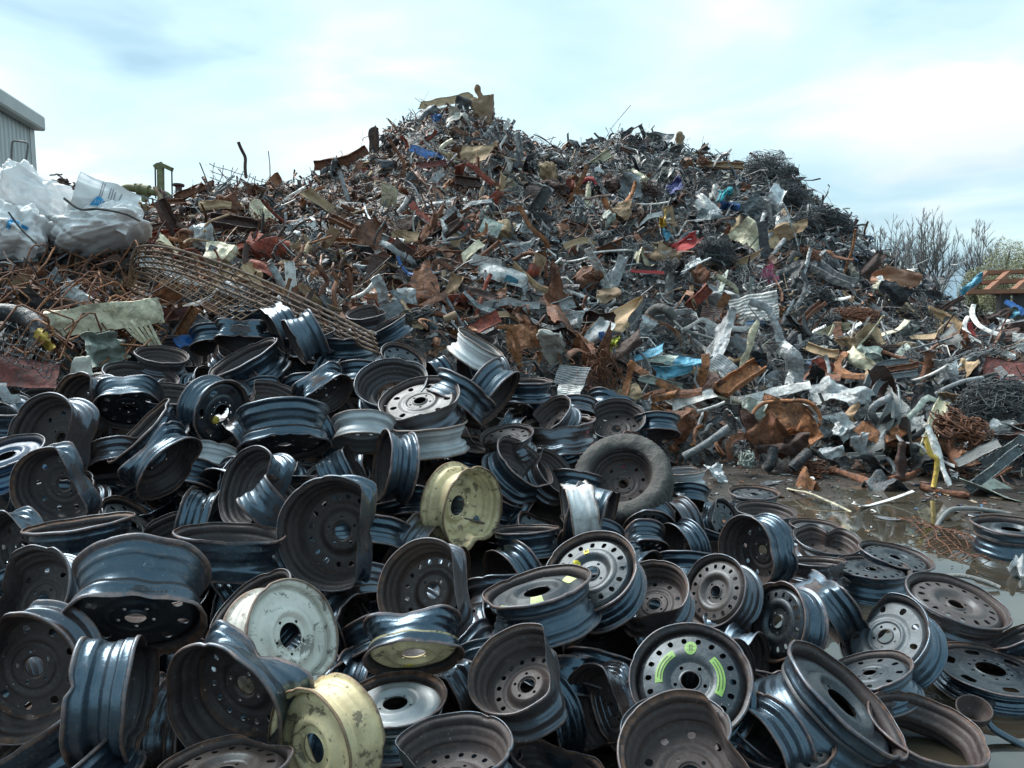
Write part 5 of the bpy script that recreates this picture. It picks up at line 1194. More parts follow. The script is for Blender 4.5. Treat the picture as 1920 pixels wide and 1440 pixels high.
# bent strips with a fold along them, and tubes
def ribbons(n, m, sec, lmean, lsig, wmean, spread, closed, bend):
    p, N_ = heap_points(n, r); X, Y, Z = rand_frames(n, N_, r, spread); lx = r.lognormal(lmean, lsig, n).clip(.08, .8) * np.clip(p[:, 1] / 9, .45, 1); wd = r.lognormal(wmean, .45, n).clip(.008, .075)
    t = np.linspace(-.5, .5, m); c1 = r.normal(size=(n, 1)).clip(-1.2, 1.2) * bend; c2 = r.normal(size=(n, 1)).clip(-1, 1) * bend * .45; k1 = r.normal(size=(n, 1)).clip(-1, 1) * bend * .6; w1 = r.normal(size=(n, 1)).clip(-1.2, 1.2) * bend * .12; wp = r.random((n, 1)) * 6.28; wf = r.uniform(5, 12, (n, 1)); kc = r.uniform(-.3, .3, (n, 1))
    yv = c1 * t ** 2 + k1 * np.maximum(t - kc, 0) + w1 * np.sin(wf * t + wp); zv = c2 * t ** 2 + w1 * .6 * np.cos(wf * t + wp * 1.7) - np.abs(k1) * np.maximum(kc - t, 0) * .6
    P_ = p[:, None] + N_[:, None] * r.uniform(-.12, .03, n)[:, None, None] + (t * lx[:, None])[..., None] * X[:, None] + (yv * lx[:, None])[..., None] * Y[:, None] + (zv * lx[:, None])[..., None] * Z[:, None]
    tw = r.normal(size=(n, 1)) * .8 * t; sx = sec[:, 0][None, None] * np.cos(tw)[..., None] - sec[:, 1][None, None] * np.sin(tw)[..., None]; sy = sec[:, 0][None, None] * np.sin(tw)[..., None] + sec[:, 1][None, None] * np.cos(tw)[..., None]
    V = P_[:, :, None] + (sx * wd[:, None, None])[..., None] * Y[:, None, None] + (sy * wd[:, None, None])[..., None] * Z[:, None, None]
    mass_add(V.reshape(n, -1, 3), grid_faces(m, len(sec), False, closed), mass_colors(p, r))
ribbons(11000, 8, np.array([[-.5, 0], [0, .22], [.5, 0]]), -1.25, .5, -3.3, .5, False, 1.5)
ribbons(3600, 9, circ(.5, 6), -1.25, .45, -3.8, .4, True, 1.5)
ribbons(12000, 13, circ(.5, 3), -1.35, .4, -4.8, .3, True, 2.4)
ribbons(900, 6, chan(1, .5, .1), -1.1, .4, -2.9, .5, True, .3)
# rusty rods in the mass on the left
tag(link('scrap_heap', mesh_np('scrap_heap', np.concatenate(mV), mQ, False, [M_attr], col=np.concatenate(mC))), 'huge heap of mixed rusty and grey scrap metal', 'scrap heap', kind='stuff')
# ------------------------------------------------------------------ long grating with curved rails
def depth_on_heap(px, py, off=.0): p, t = heap_hit(px, py); return (p - EYE) @ FW - off
gr = empty('long_grating', Matrix.Translation(Vector(P(470, 560, 5.9)))); bpy.context.view_layer.update()
tag(gr, 'long rusty grating with curved parallel rails lying over the wheels', 'grating')
def kid(o, root): o.parent = root; o.matrix_parent_inverse = root.matrix_world.inverted(); return o
rails = []
for i in range(5):
    # picture path of each rail: curved nose at the left, long straight run down to the right
    nose = [(286 - i * 3, 516 + i * 10), (252 - i * 2, 506 + i * 9), (246 - i * .5, 486 + i * 9), (264 + i * 0, 462 + i * 10), (330 + i * 2, 468 + i * 11), (430 + i * 3, 500 + i * 13), (560 + i * 4, 556 + i * 13), (702 + i * 3, 628 + i * 9)]
    dep = [5.9, 5.85, 5.8, 5.8, 5.75, 5.6, 5.35, 5.0]
    pts = spline([P(x, y, d + i * .035) for (x, y), d in zip(nose, dep)], 60); rails.append(pts)
    V, Q, T = sweep(pts, circ(.0095, 6), (0, -.6, 1)); kid(link('rail', mesh_np('rail', V, [Q, T], False, [M_rust]), None, (.10, .062, .038)), gr)
mb = MB()
for k in range(6, 60, 2):
    mb = MB()
    for i in range(4):
        V, Q, T = sweep(np.linspace(rails[i][k], rails[i + 1][min(59, k + 1)], 3), circ(.0045, 5)); kid(link('rung', mesh_np('rung', V, [Q, T], True, [M_rust]), None, (.14, .08, .045)), gr)
mb = MB()
A0, A1, B0, B1 = P(262, 510, 5.9), P(440, 606, 5.55), P(300, 478, 6.15), P(520, 560, 5.75)
for k in range(20):
    f = k / 19; V, Q, T = sweep(np.linspace(A0 + (A1 - A0) * f, B0 + (B1 - B0) * f, 4), circ(.005, 5)); mb.add(V, Q)
for k in range(8):
    f = k / 7; V, Q, T = sweep(np.linspace(A0 + (B0 - A0) * f, A1 + (B1 - A1) * f, 8), circ(.005, 5)); mb.add(V, Q)
kid(link('mesh_panel', mb.mesh('mesh_panel', M_rust), None, (.15, .09, .05)), gr)

# ------------------------------------------------------------------ woven bulk bags
def bag(px, py, L_, W_, ang, d, seed, label, thick_=.35, shape=(1, 1)):
    pos = P(px, py, d); tc = -nrm(pos - EYE); rt = nrm(np.cross([0, 0, 1.0], tc)); up = np.cross(tc, rt); a = math.radians(ang)
    X = math.cos(a) * rt + math.sin(a) * up; Z = nrm(tc + up * .5); Z = nrm(Z - (Z @ X) * X); Y = np.cross(Z, X)
    nu, nv = 72, 90; th = np.linspace(-np.pi / 2, np.pi / 2, nu); ph = np.linspace(0, 2 * np.pi, nv, endpoint=False); T, Ph = np.meshgrid(th, ph, indexing='ij')
    sp = lambda c, e: np.sign(c) * np.abs(c) ** e
    V = np.stack([sp(np.cos(T), .6) * sp(np.cos(Ph), .65), sp(np.cos(T), .6) * sp(np.sin(Ph), .65), sp(np.sin(T), .8)], 2).reshape(-1, 3)
    r = np.random.default_rng(seed); dsp = np.zeros(len(V))
    for k in range(60):                                   # sharp folds in the cloth
        w_ = r.normal(size=3) * [1, 1, .5]; w_ /= np.linalg.norm(w_); dd = np.abs(V @ w_ - r.uniform(-.8, .8)); dsp += r.normal() * np.minimum(dd, r.uniform(.02, .16)) * .55
    dsp += .05 * sn(V * [1, 2.2, 1], 5, seed, 3) + .012 * sn(V * [1, 3, 1], 22, seed + 3, 2)
    V = V * (1 + (dsp - dsp.mean()))[:, None]
    V[:, 1] *= 1 + shape[0] * V[:, 0]; V[:, 1] += shape[1] * V[:, 0] ** 2
    V = V * np.array([L_ * d / F / 2, W_ * d / F / 2, thick_])
    o = link('bulk_bag', mesh_np('bulk_bag', V, grid_faces(nu, nv, False, True), True, [M_bag]), None, (1, 1, 1), mat4(X, Y, Z, pos))
    bpy.context.view_layer.update()
    return tag(o, label, 'bag', 'white bulk bags on the left')
BD = 8.0
bag(70, 384, 165, 84, -28, 7.75, 31, 'white bulk bag at upper left lying over the other two', .40, (-.15, -.1))
bagL = bag(22, 444, 118, 98, -8, 7.3, 32, 'lowest white bulk bag with blue sprayed mark at the left edge', .38, (-.15, 0))
bag(188, 432, 160, 62, 17, 7.6, 33, 'white bulk bag with a black cord, right of the other two', .36, (.05, 0))
# upright printed flap of the right hand bag
flap = S('sheet', 194, 384, 118, 96, -20, 'w', 'upright white bag side with blue logo and grey print', depth=7.42, tilt=.02, yaw=.05, gen=lambda l, w_, s: g_sheet(l, w_, s, .34, 44, .16, .45), name='printed_bag_side', cat='bag', group='white bulk bags on the left')
flap.data.materials.clear(); flap.data.materials.append(M_bag)
def on_obj(root, pix, mat, name, d, rad=None):
    """a mark lying on the bag: grid of pixel points projected on its front face"""
    bpy.context.view_layer.update(); dg = bpy.context.evaluated_depsgraph_get(); inv = root.matrix_world.inverted(); V = []
    for (x, y) in pix:
        v = ray(x, y); o_ = inv @ Vector(EYE); dr = (inv.to_3x3() @ Vector(v)).normalized(); hit, loc, n_, i_ = root.ray_cast(o_, dr)
        V.append(root.matrix_world @ (loc - dr * .006) if hit else None)
    return V
def mark(root, poly_rows, mat, name):
    """poly_rows: rows of pixel points of equal length"""
    nr, nc = len(poly_rows), len(poly_rows[0]); V = on_obj(root, [p for row in poly_rows for p in row], mat, name, 0)
    f = [q for q in grid_faces(nr, nc) if all(V[i] is not None for i in q)]
    if not f: return
    V = [v if v is not None else Vector(EYE) for v in V]
    V2 = [V[i] for q in f for i in q]
    o = link(name, mesh_np(name, np.array([tuple(v) for v in V2]), np.arange(len(V2)).reshape(-1, 4), True, [mat])); kid(o, root)
def strokes(root, lines, wpx, mat, name):
    V = []; Qs = []
    for ln in lines:
        ln = np.array(ln, float); n = max(4, int(np.linalg.norm(np.diff(ln, axis=0), axis=1).sum() / 1.5)); p = np.stack([np.interp(np.linspace(0, len(ln) - 1, n), np.arange(len(ln)), ln[:, k]) for k in (0, 1)], 1)
        t = np.gradient(p, axis=0); t /= np.linalg.norm(t, axis=1)[:, None] + 1e-9; nn = np.stack([-t[:, 1], t[:, 0]], 1) * wpx / 2
        h = on_obj(root, [tuple(q) for q in np.concatenate([p + nn, p - nn])], mat, name, 0)
        for i in range(n - 1):
            q = [h[i], h[i + 1], h[n + i + 1], h[n + i]]
            if all(x is not None for x in q): Qs.append([len(V) + k for k in range(4)]); V += [tuple(x) for x in q]
        if V and name == 'grey_print_line': kid(link(name, mesh_np(name, np.array(V), np.array(Qs), True, [mat])), root); V = []; Qs = []
    if V: kid(link(name, mesh_np(name, np.array(V), np.array(Qs), True, [mat])), root)
mark(flap, [[(170 + 27 * c / 9 + (r_ - 4) * .5, 384 - (r_ / 8) * (4 + 13 * math.sin(math.pi * min(1, max(0, c / 9)) ) ) + c * .25) for c in range(10)] for r_ in range(9)], M_bagblue, 'blue_logo')
strokes(flap, [[(174, 375), (177, 382), (180, 374)], [(182, 381), (184, 375), (187, 381)], [(190, 378), (192, 375), (195, 378), (192, 381), (190, 378)]], 1.6, M_whitemark, 'logo_letters')
strokes(flap, [[(186, 369), (195, 337)], [(190, 369), (199, 338)], [(203, 373), (209, 353)], [(208, 374), (213, 355)], [(213, 375), (217, 360)], [(222, 378), (229, 364)]], 1.6, M_baggrey, 'grey_print_line')
strokes(bagL, [[(14, 428), (18, 412), (24, 410), (18, 420), (15, 430)], [(18, 411), (30, 416), (42, 424), (52, 430)]], 6, M_bagblue, 'blue_spray_mark')
for pts, rad, lab in (([(120, 372), (150, 392), (185, 392), (232, 400), (262, 414)], .012, 'black cord lying across the right hand white bag'), ([(16, 398), (40, 430), (74, 462)], .008, 'thin dark cord hanging over the lowest white bag')):
    V, Q, T = sweep(spline([P(x, y, 7.15 if 'right' in lab else 6.85) for x, y in pts], 40), circ(rad, 6)); tag(link('cord', mesh_np('cord', V, [Q, T], True, [M_rubber]), None, (.03, .03, .03)), lab, 'cord')
S('tangle', 116, 352, 76, 60, -20, 'dr', 'bundle of dark rusty wire between the white bags', depth=8.0, gen=lambda l, w_, s: g_tangle(l, w_, s, 46, .009, .5))
V, Q, T = sweep(spline([P(x, y, 8.6) for x, y in [(21, 310), (22, 280), (23, 267), (28, 264), (48, 267), (52, 272), (50, 290), (47, 312)]], 40), circ(.012, 6))
tag(link('bent_rod', mesh_np('bent_rod', V, [Q, T], True, [M_paint]), None, (.10, .10, .10)), 'thin bent rod hoop standing in front of the grey shed', 'rod')

# ------------------------------------------------------------------ valve, post and flanged pipe behind the left heap
vd = 11.0
vr = empty('pipe_valve', Matrix.Translation(Vector(P(290, 365, vd)))); bpy.context.view_layer.update(); tag(vr, 'olive green valve on a curved pipe right of the white bags', 'valve')
V, Q, T = sweep(spline([P(x, y, vd) for x, y in [(226, 357), (240, 352), (262, 355), (292, 361), (312, 364), (322, 375)]], 40), circ(.05, 12), scale=np.interp(np.linspace(0, 1, 40), [0, .12, .3, .6, .7, 1], [.5, 1.15, 1.1, 1.0, .75, .7])); kid(link('pipe', mesh_np('pipe', V, [Q, T], True, [M_valve])), vr)
for x, y, rr, hh, nm in [(262, 355, .085, .05, 'flange'), (277, 358, .085, .05, 'flange'), (270, 356, .075, .13, 'valve_body'), (258, 352, .05, .10, 'bonnet')]:
    c = P(x, y, vd); ax = nrm(RT - UP * .12) if nm != 'bonnet' else UP
    V, Q, T = sweep(np.array([c - ax * hh / 2, c, c + ax * hh / 2]), circ(rr, 16)); kid(link(nm, mesh_np(nm, V, [Q, T], False, [M_valve])), vr)
V, Q, T = sweep(np.array([P(272, 362, vd), P(272, 378, vd)]), circ(.05, 10)); kid(link('leg', mesh_np('leg', V, [Q, T], True, [M_valve])), vr)
pr_ = empty('lifting_post', Matrix.Translation(Vector(P(302, 372, vd)))); bpy.context.view_layer.update(); tag(pr_, 'green square post with top bar, ring and two side rods on the left skyline', 'post')
def bx(a, b, sec, nm, root, mat, up=(0, 0, 1)):
    V, Q, T = sweep(np.linspace(a, b, 4), sec, up); kid(link(nm, mesh_np(nm, V, [Q, T], False, [mat])), root)
bx(P(302, 378, vd), P(301, 312, vd), rect(.075, .075), 'post', pr_, M_valve, (0, 1, 0))
V, Q, T = sweep(spline([P(290, 314, vd), P(301, 309, vd), P(323, 318, vd)], 12), rect(.07, .055)); kid(link('top_bar', mesh_np('top_bar', V, [Q, T], False, [M_valve])), pr_)
for x0, x1 in ((291, 292), (322, 323)): bx(P(x0, 316, vd), P(x1, 372, vd), circ(.011, 8), 'side_rod', pr_, M_dkpost, (0, 1, 0))
a = np.linspace(0, 2 * np.pi, 20); V, Q, T = sweep(np.array([P(301.5 + 3 * math.cos(t), 307 + 3 * math.sin(t), vd) for t in a]), circ(.007, 6), (0, 1, 0)); kid(link('ring', mesh_np('ring', V, [Q, T], True, [M_dkpost])), pr_)
fp_ = empty('flanged_pipe', Matrix.Translation(Vector(P(335, 365, vd)))); bpy.context.view_layer.update(); tag(fp_, 'short rusty pipe stub with round flange right of the green post', 'pipe')
V, Q, T = sweep(np.array([P(335, 372, vd), P(335, 348, vd)]), circ(.045, 14)); o = kid(link('pipe', mesh_np('pipe', V, [Q, T], False, [M_rust]), None, (.09, .03, .03)), fp_)
V, Q, T = sweep(np.array([P(335, 349, vd), P(335, 345.5, vd)]), circ(.078, 18)); o = kid(link('flange', mesh_np('flange', V, [Q, T], False, [M_rust]), None, (.09, .03, .03)), fp_)

# ------------------------------------------------------------------ grey shed at the left
sh = empty('grey_shed', Matrix.Translation(Vector((-16, 22, 0)))); bpy.context.view_layer.update(); tag(sh, 'pale grey corrugated shed with a rounded gutter at the left edge', 'building')
c0 = np.array([-15.85, 26.2]); dr = nrm(np.array([.86, -3.5])); H_ = 7.4; pn = np.array([-dr[1], dr[0]]) * -1
pn = pn if pn[0] > 0 else -pn
rows = []; s = 0.0; prof = [(0, 0), (.10, 0), (.13, .035), (.19, .035), (.22, 0)]; L_ = 18.0
while s < L_:
    for a_, h_ in prof[:-1]: rows.append((s + a_ * 1.5, h_))
    s += .33
pts = np.array([[*(c0 + dr * a_ + pn * h_), 0] for a_, h_ in rows]); V = np.concatenate([pts, pts + [0, 0, H_]]); n = len(pts)
i = np.arange(n - 1); kid(link('wall', mesh_np('wall', V, np.stack([i, i + 1, i + n + 1, i + n], 1), False, [M_shed])), sh)
# gable return and roof behind it
b0 = c0 - pn * 12; q = np.array([[*c0, 0], [*b0, 0], [*b0, H_ + .0], [*(c0 - pn * 6), H_ + 1.2], [*c0, H_]]) - [*(dr * -.02), 0]
kid(link('end_wall', mesh_np('end_wall', q, [np.array([[0, 1, 2, 3]]), np.array([[0, 3, 4]])], False, [M_shed])), sh)
e0 = c0 - dr * .12 + pn * .25; rf = np.array([[*e0, H_ + .1], [*(e0 + dr * L_), H_ + .1], [*(e0 + dr * L_ - pn * 6.4), H_ + 1.35], [*(e0 - pn * 6.4), H_ + 1.35]]); kid(link('roof', mesh_np('roof', np.concatenate([rf, rf + [0, 0, .06]]), np.array([[0, 1, 2, 3], [7, 6, 5, 4], [0, 4, 5, 1], [1, 5, 6, 2], [2, 6, 7, 3], [3, 7, 4, 0]]), False, [M_trim])), sh)
gs = np.array([(-.15, -.26), (.12, -.26), (.16, -.2), (.16, .16), (.12, .22), (-.15, .22)])
V, Q, T = sweep(np.array([[*(c0 - dr * .25 + pn * .22), H_ + .05], [*(c0 - dr * .2 + pn * .22), H_ + .05], [*(c0 + dr * 2 + pn * .22), H_ + .05], [*(c0 + dr * L_ + pn * .22), H_ + .05]]), gs, (0, 0, 1)); kid(link('gutter', mesh_np('gutter', V, [Q, T], False, [M_trim])), sh)
ce = c0 + dr * .0 + pn * .045
bx(np.array([*ce, 0]), np.array([*ce, H_ - .1]), rect(.42, .03), 'corner_flashing', sh, M_trim, (pn[0], pn[1], 0))

# ------------------------------------------------------------------ bare trees far off on the right
def tree(px, base_py, top_py, d, seed, label, spread=.34, cat='tree', name='bare_tree', stems=1, depth_=4, limbs=9):
    r = np.random.default_rng(seed); b = P(px, base_py, d); h = (base_py - top_py) * d / F
    root = empty(name, Matrix.Translation(Vector((b[0], b[1], 0)))); bpy.context.view_layer.update(); tag(root, label, cat, 'trees beyond the yard')
    tr = MB(); cr = MB()
    def branch(p, dirv, ln, rad, lev):
        n = 6; pts = [p]; dd = dirv.copy()
        for k in range(n - 1): dd = nrm(dd + r.normal(size=3) * .07 + np.array([0, 0, .05])); pts.append(pts[-1] + dd * ln / (n - 1))
        pts = np.array(pts); V, Q, T = sweep(pts, circ(rad, 3), (1, .2, 0), np.linspace(1, .5, n)); (tr if lev < 2 else cr).add(V, Q)
        if lev >= depth_: return
        m = [7, 6, 5, 4, 3, 2][lev]
        for k in range(m):
            f = r.uniform(.22, .98); i = f * (n - 1); q = pts[int(i)] + (pts[min(n - 1, int(i) + 1)] - pts[int(i)]) * (i % 1)
            side = nrm(np.cross(dd, r.normal(size=3))); nd = nrm(dd * r.uniform(.75, 1.0) + side * spread * r.uniform(.6, 1.6) + np.array([0, 0, .22]))
            branch(q, nd, ln * r.uniform(.45, .75) * (1.1 - .35 * f), .012, lev + 1)
    hh = h + b[2]; wd_ = spread
    for s_ in range(stems):
        base = np.array([b[0] + r.normal() * .4 * (stems > 1), b[1] + r.normal() * .3, -.1])
        trunk = spline([base, base + [r.normal() * .15, 0, hh * .16], base + [r.normal() * .25, 0, hh * .32]], 8); V, Q, T = sweep(trunk, circ(.022 * hh / stems ** .5, 7), (1, .2, 0), np.linspace(1, .7, 8)); tr.add(V, Q)
        for k in range(limbs):                       # upswept limbs that fan out into a rounded crown
            f = ((k + r.random()) / limbs * 2 - 1) * 1.25; an = r.random() * 3.14; reach = hh * wd_ * abs(f) * np.sign(f); st = trunk[r.integers(3, 8)]; top = hh * (.98 - .26 * f * f) * r.uniform(.86, 1.0)
            e = np.array([base[0] + reach * math.cos(an * .35), base[1] + reach * math.sin(an) * .5, top]); m_ = st + (e - st) * np.array([.62, .62, .42]); pts = spline([st, m_, e], 12)
            pts[2:] += np.cumsum(r.normal(size=(10, 3)) * .05, 0); V, Q, T = sweep(pts, circ(.0085 * hh, 5), (1, .2, 0), np.linspace(1, .15, 12)); tr.add(V, Q)
            for j_ in range(17):
                i_ = r.integers(3, 11); dd = nrm(pts[i_] - pts[i_ - 1]); sd_ = nrm(np.cross(dd, r.normal(size=3))); branch(pts[i_], nrm(dd + sd_ * r.uniform(.35, .8)), hh * r.uniform(.08, .2) * (1.25 - i_ / 14), .022, 3)
    kid(link('trunk', tr.mesh('trunk', M_bark)), root); kid(link('crown', cr.mesh('crown', M_twig)), root)
tree(1765, 590, 384, 55, 41, 'tallest bare tree beyond the yard with upswept branches', .30, stems=2, limbs=10)
tree(1822, 590, 405, 58, 42, 'bare tree just right of the tallest one', .26, limbs=10)
tree(1708, 585, 410, 60, 43, 'bare tree left of the tallest one', .26, limbs=10)
tree(1645, 570, 400, 48, 44, 'bare bushy tree next to the shoulder of the heap', .30, stems=2, limbs=9)
tree(1868, 590, 448, 64, 47, 'low bare tree right of the tall ones', .3, limbs=9)
# pale spring bushes: many small leaf clumps round a few stems
def bush(px, top_py, d, wpx, seed, label):
    r = np.random.default_rng(seed); c = P(px, 560, d); h = (580 - top_py) * d / F + 1.5; wd = wpx * d / F
    root = empty('leafing_bush', Matrix.Translation(Vector((c[0], c[1], 0)))); bpy.context.view_layer.update(); tag(root, label, 'bush', 'trees beyond the yard')
    st = MB()
    for k in range(14):
        e = np.array([c[0] + r.normal() * wd * .3, c[1] + r.normal() * .8, h * r.uniform(.6, .95)]); V, Q, T = sweep(spline([np.array([c[0] + r.normal() * wd * .15, c[1], 0]), (np.array([c[0], c[1], h * .4]) + e) / 2, e], 8), circ(.05, 5), scale=np.linspace(1, .3, 8)); st.add(V, Q)
    kid(link('stems', st.mesh('stems', M_bark)), root)
    n = 11000; p = r.normal(size=(n, 3)); p /= np.linalg.norm(p, axis=1)[:, None]; p *= (r.random(n) ** .4)[:, None]; p = p * [wd / 2, wd / 3, h * .52] + [c[0], c[1], h * .52]
    p += np.stack([sn(p, 1.6, seed + i, 3) for i in range(3)], 1) * wd * .09
    X, Y, Z = rand_frames(n, np.tile([0, -.3, 1.0], (n, 1)), r, .8); sz = r.uniform(.02, .055, n)
    V = p[:, None] + np.array([[-1, -.5], [1, -.5], [1, .5], [-1, .5]])[None, :, :1] * sz[:, None, None] * X[:, None] + np.array([[-1, -.5], [1, -.5], [1, .5], [-1, .5]])[None, :, 1:] * sz[:, None, None] * Y[:, None]
    cc = np.array([.25, .26, .15]) * r.uniform(.5, 1.4, n)[:, None]
    kid(link('leaves', mesh_np('leaves', V.reshape(-1, 3), np.arange(n * 4).reshape(-1, 4), False, [M_leaf], col=np.repeat(cc, 4, 0))), root)
M_leaf, t_, b_ = new_mat('leaves'); b_.inputs['Roughness'].default_value = .7; t_.links.new(G(t_).n('ShaderNodeAttribute', attribute_name='col').outputs['Color'], b_.inputs['Base Color'])
bush(1880, 470, 50, 95, 51, 'olive leafing bush at the right edge'); bush(1940, 478, 46, 90, 52, 'olive leafing bush cut by the right edge'); bush(1832, 520, 52, 70, 53, 'low olive bush under the bare trees')

# ------------------------------------------------------------------ orange timber frame and the far scrap at the right edge
fd = 24.0
fr = empty('timber_frame', Matrix.Translation(Vector(P(1880, 560, fd)))); bpy.context.view_layer.update(); tag(fr, 'orange timber roof frame on dark posts at the right edge', 'timber frame')
def bar(a, b, w_, nm, mat, da=0, db=0): bx(P(*a, fd + da), P(*b, fd + db), rect(w_, w_ * .8), nm, fr, mat, (0, .2, 1))
for a, b, da, db in [((1812, 548), (1925, 546), 0, 0), ((1812, 548), (1848, 512), 0, 2.2), ((1848, 512), (1990, 506), 2.2, 2.2), ((1848, 548), (1890, 511), 0, 2.2), ((1900, 546), (1940, 509), 0, 2.2), ((1838, 530), (1990, 524), 1.1, 1.1), ((1925, 546), (2010, 544), 0, 0), ((1950, 546), (1990, 507), 0, 2.2)]: bar(a, b, .17, 'rafter', M_timber, da, db)
for x in (1881, 1912, 1950): bar((x, 546), (x, 640), .30, 'post', M_dkpost, .3, .3)
bar((1862, 548.5), (1990, 546), .20, 'top_rail', M_dkpost, .35, .35)
for x, y, l, w_, a, c, k, lab in [(1880, 590, 50, 26, 10, 'gg', 'foil', 'pale green crumpled sheet in front of the timber frame'), (1902, 575, 40, 16, -35, 'b', 'plate', 'blue sheet in front of the timber frame'), (1862, 600, 60, 20, 20, 'dr', 'box', 'dark rusty lump in front of the timber frame'), (1888, 608, 30, 22, 0, 'w', 'rag', 'white rag in front of the timber frame'), (1912, 620, 46, 30, 0, 'dr', 'box', 'dark rusty block at the right edge below the timber frame'), (1850, 615, 50, 14, -55, 'dr', 'beam', 'dark rusty beam sloping below the timber frame'), (1870, 635, 56, 24, 10, 'dr', 'box', 'rusty crushed pack above the white bent sheet'), (1895, 592, 36, 14, 30, 'lb', 'rag', 'light blue plastic beside the pale green sheet')]:
    S(k, x, y, l, w_, a, c, lab, depth=14 + (640 - y) * .05, group='far scrap at the right edge')
S('box', 1914, 644, 26, 38, 0, 'w', 'white louvred appliance at the right edge', depth=11.5, gen=lambda l, w_, s: g_box(l, w_, s, .02, .3), name='appliance', cat='appliance')

# ------------------------------------------------------------------ things in the puddle at lower right
cp = empty('rusty_cup', Matrix.Translation(Vector(P(1826, 1345, ground_depth(1826, 1345, .05))))); bpy.context.view_layer.update(); tag(cp, 'round rusty cup on a long arm in the puddle', 'steering part')
c = P(1824, 1345, ground_depth(1824, 1345, .06)); a = np.arange(28) * 2 * np.pi / 28; prf = np.array([(.052, .055), (.055, .05), (.050, .02), (.03, -.01), (.012, -.02), (.012, -.015), (.028, -.004), (.046, .022), (.050, .05)])
ax = nrm([-.15, -.35, .9]); X = nrm(np.cross([0, 1, 0], ax)); Y = np.cross(ax, X)
V = np.stack([c + p[0] * 1.15 * (math.cos(t) * X + math.sin(t) * Y) + p[1] * ax for t in a for p in prf]); kid(link('cup', mesh_np('cup', V, grid_faces(28, len(prf), True, True), True, [M_winner]), None, (.06, .04, .03)), cp)
V, Q, T = sweep(spline([c + X * .05, P(1862, 1366, ground_depth(1862, 1366, .03)), P(1925, 1402, ground_depth(1925, 1402, -.01))], 20), circ(.014, 8)); kid(link('arm', mesh_np('arm', V, [Q, T], True, [M_wpaint]), None, (.02, .022, .026)), cp)
V, Q, T = sweep(spline([P(x, y, ground_depth(x, y, .012)) for x, y in [(1838, 1340), (1850, 1322), (1880, 1312), (1925, 1312), (1970, 1320)]], 40), circ(.024, 10)); tag(link('hose', mesh_np('hose', V, [Q, T], True, [M_rubber]), None, (.02, .024, .03)), 'thick black hose arching out of the puddle at lower right', 'hose')
# small litter scattered over the wet mud
rr_ = np.random.default_rng(9); lit = MB()
for k in range(950):
    x = rr_.uniform(1290, 1960); y = rr_.uniform(868, 1010) if k < 760 else rr_.uniform(960, 1110)
    d = ground_depth(x, y, 0); p = P(x, y, d); gz = ground_z(np.array([p[0]]), np.array([p[1]]))[0]
    if gz < -.012 and k % 4: continue
    s_ = rr_.lognormal(-4.25, .65); V, Q = g_sheet(s_ * 2.4, s_ * rr_.uniform(.4, 1.2), k, .3, 5, .4, .4, t=.003); an = rr_.random() * 6.28; Rm = np.array([[math.cos(an), -math.sin(an), 0], [math.sin(an), math.cos(an), 0], [0, 0, 1]]); lit.add(V @ Rm.T + [p[0], p[1], max(gz, -.01) + .008], Q, PAL[rr_.integers(len(PAL))])
tag(link('mud_litter', lit.mesh('mud_litter', M_attr, False)), 'small shreds scattered on the wet mud', 'litter', kind='stuff')
# ------------------------------------------------------------------ labels by look and by what a piece lies next to
LM = [(888, 955, 'the upright cream wheel'), (600, 1400, 'the bottom cream wheel'), (553, 1190, 'the scuffed white wheel'), (620, 1000, 'the largest folded wheel'), (1164, 890, 'the tyred wheel'), (1293, 1272, 'the green sticker wheel'), (224, 940, 'the dark red wheel'), (1105, 1068, 'the yellow sticker wheel'),
 (1004, 1098, 'the pale green stickered spare'), (740, 1308, 'the flaking silver dish'), (882, 660, 'the bright silver barrel'), (806, 795, 'the silver grey wheel'), (1858, 1252, 'the slotted truck wheel'), (1552, 1010, 'the heart notched wheel'), (1826, 1345, 'the rusty cup'), (418, 775, 'the yellow hubbed wheel'),
 (776, 1236, 'the yellow 80 sticker'), (402, 1062, 'the crumpled silver rim'), (733, 714, 'the brake disc wheel'), (304, 664, 'the brown open drum'), (98, 916, 'the worn grey folded wheel'), (1062, 962, 'the silver ribbed barrel'), (412, 1328, 'the big creased black wheel'), (1655, 1188, 'the bitten grey wheel'), (1337, 1106, 'the bare ringed wheel'), (1398, 1036, 'the deep glossy wheel'), (968, 1250, 'the brown tall lipped wheel'), (534, 842, 'the large tipped wheel'), (25, 1272, 'the brown dished wheel'), (1284, 882, 'the flaking silver barrel'), (985, 866, 'the smooth oval bowl'), (1292, 1410, 'the big rusty bowl'), (8, 848, 'the blue sheened wheel')]
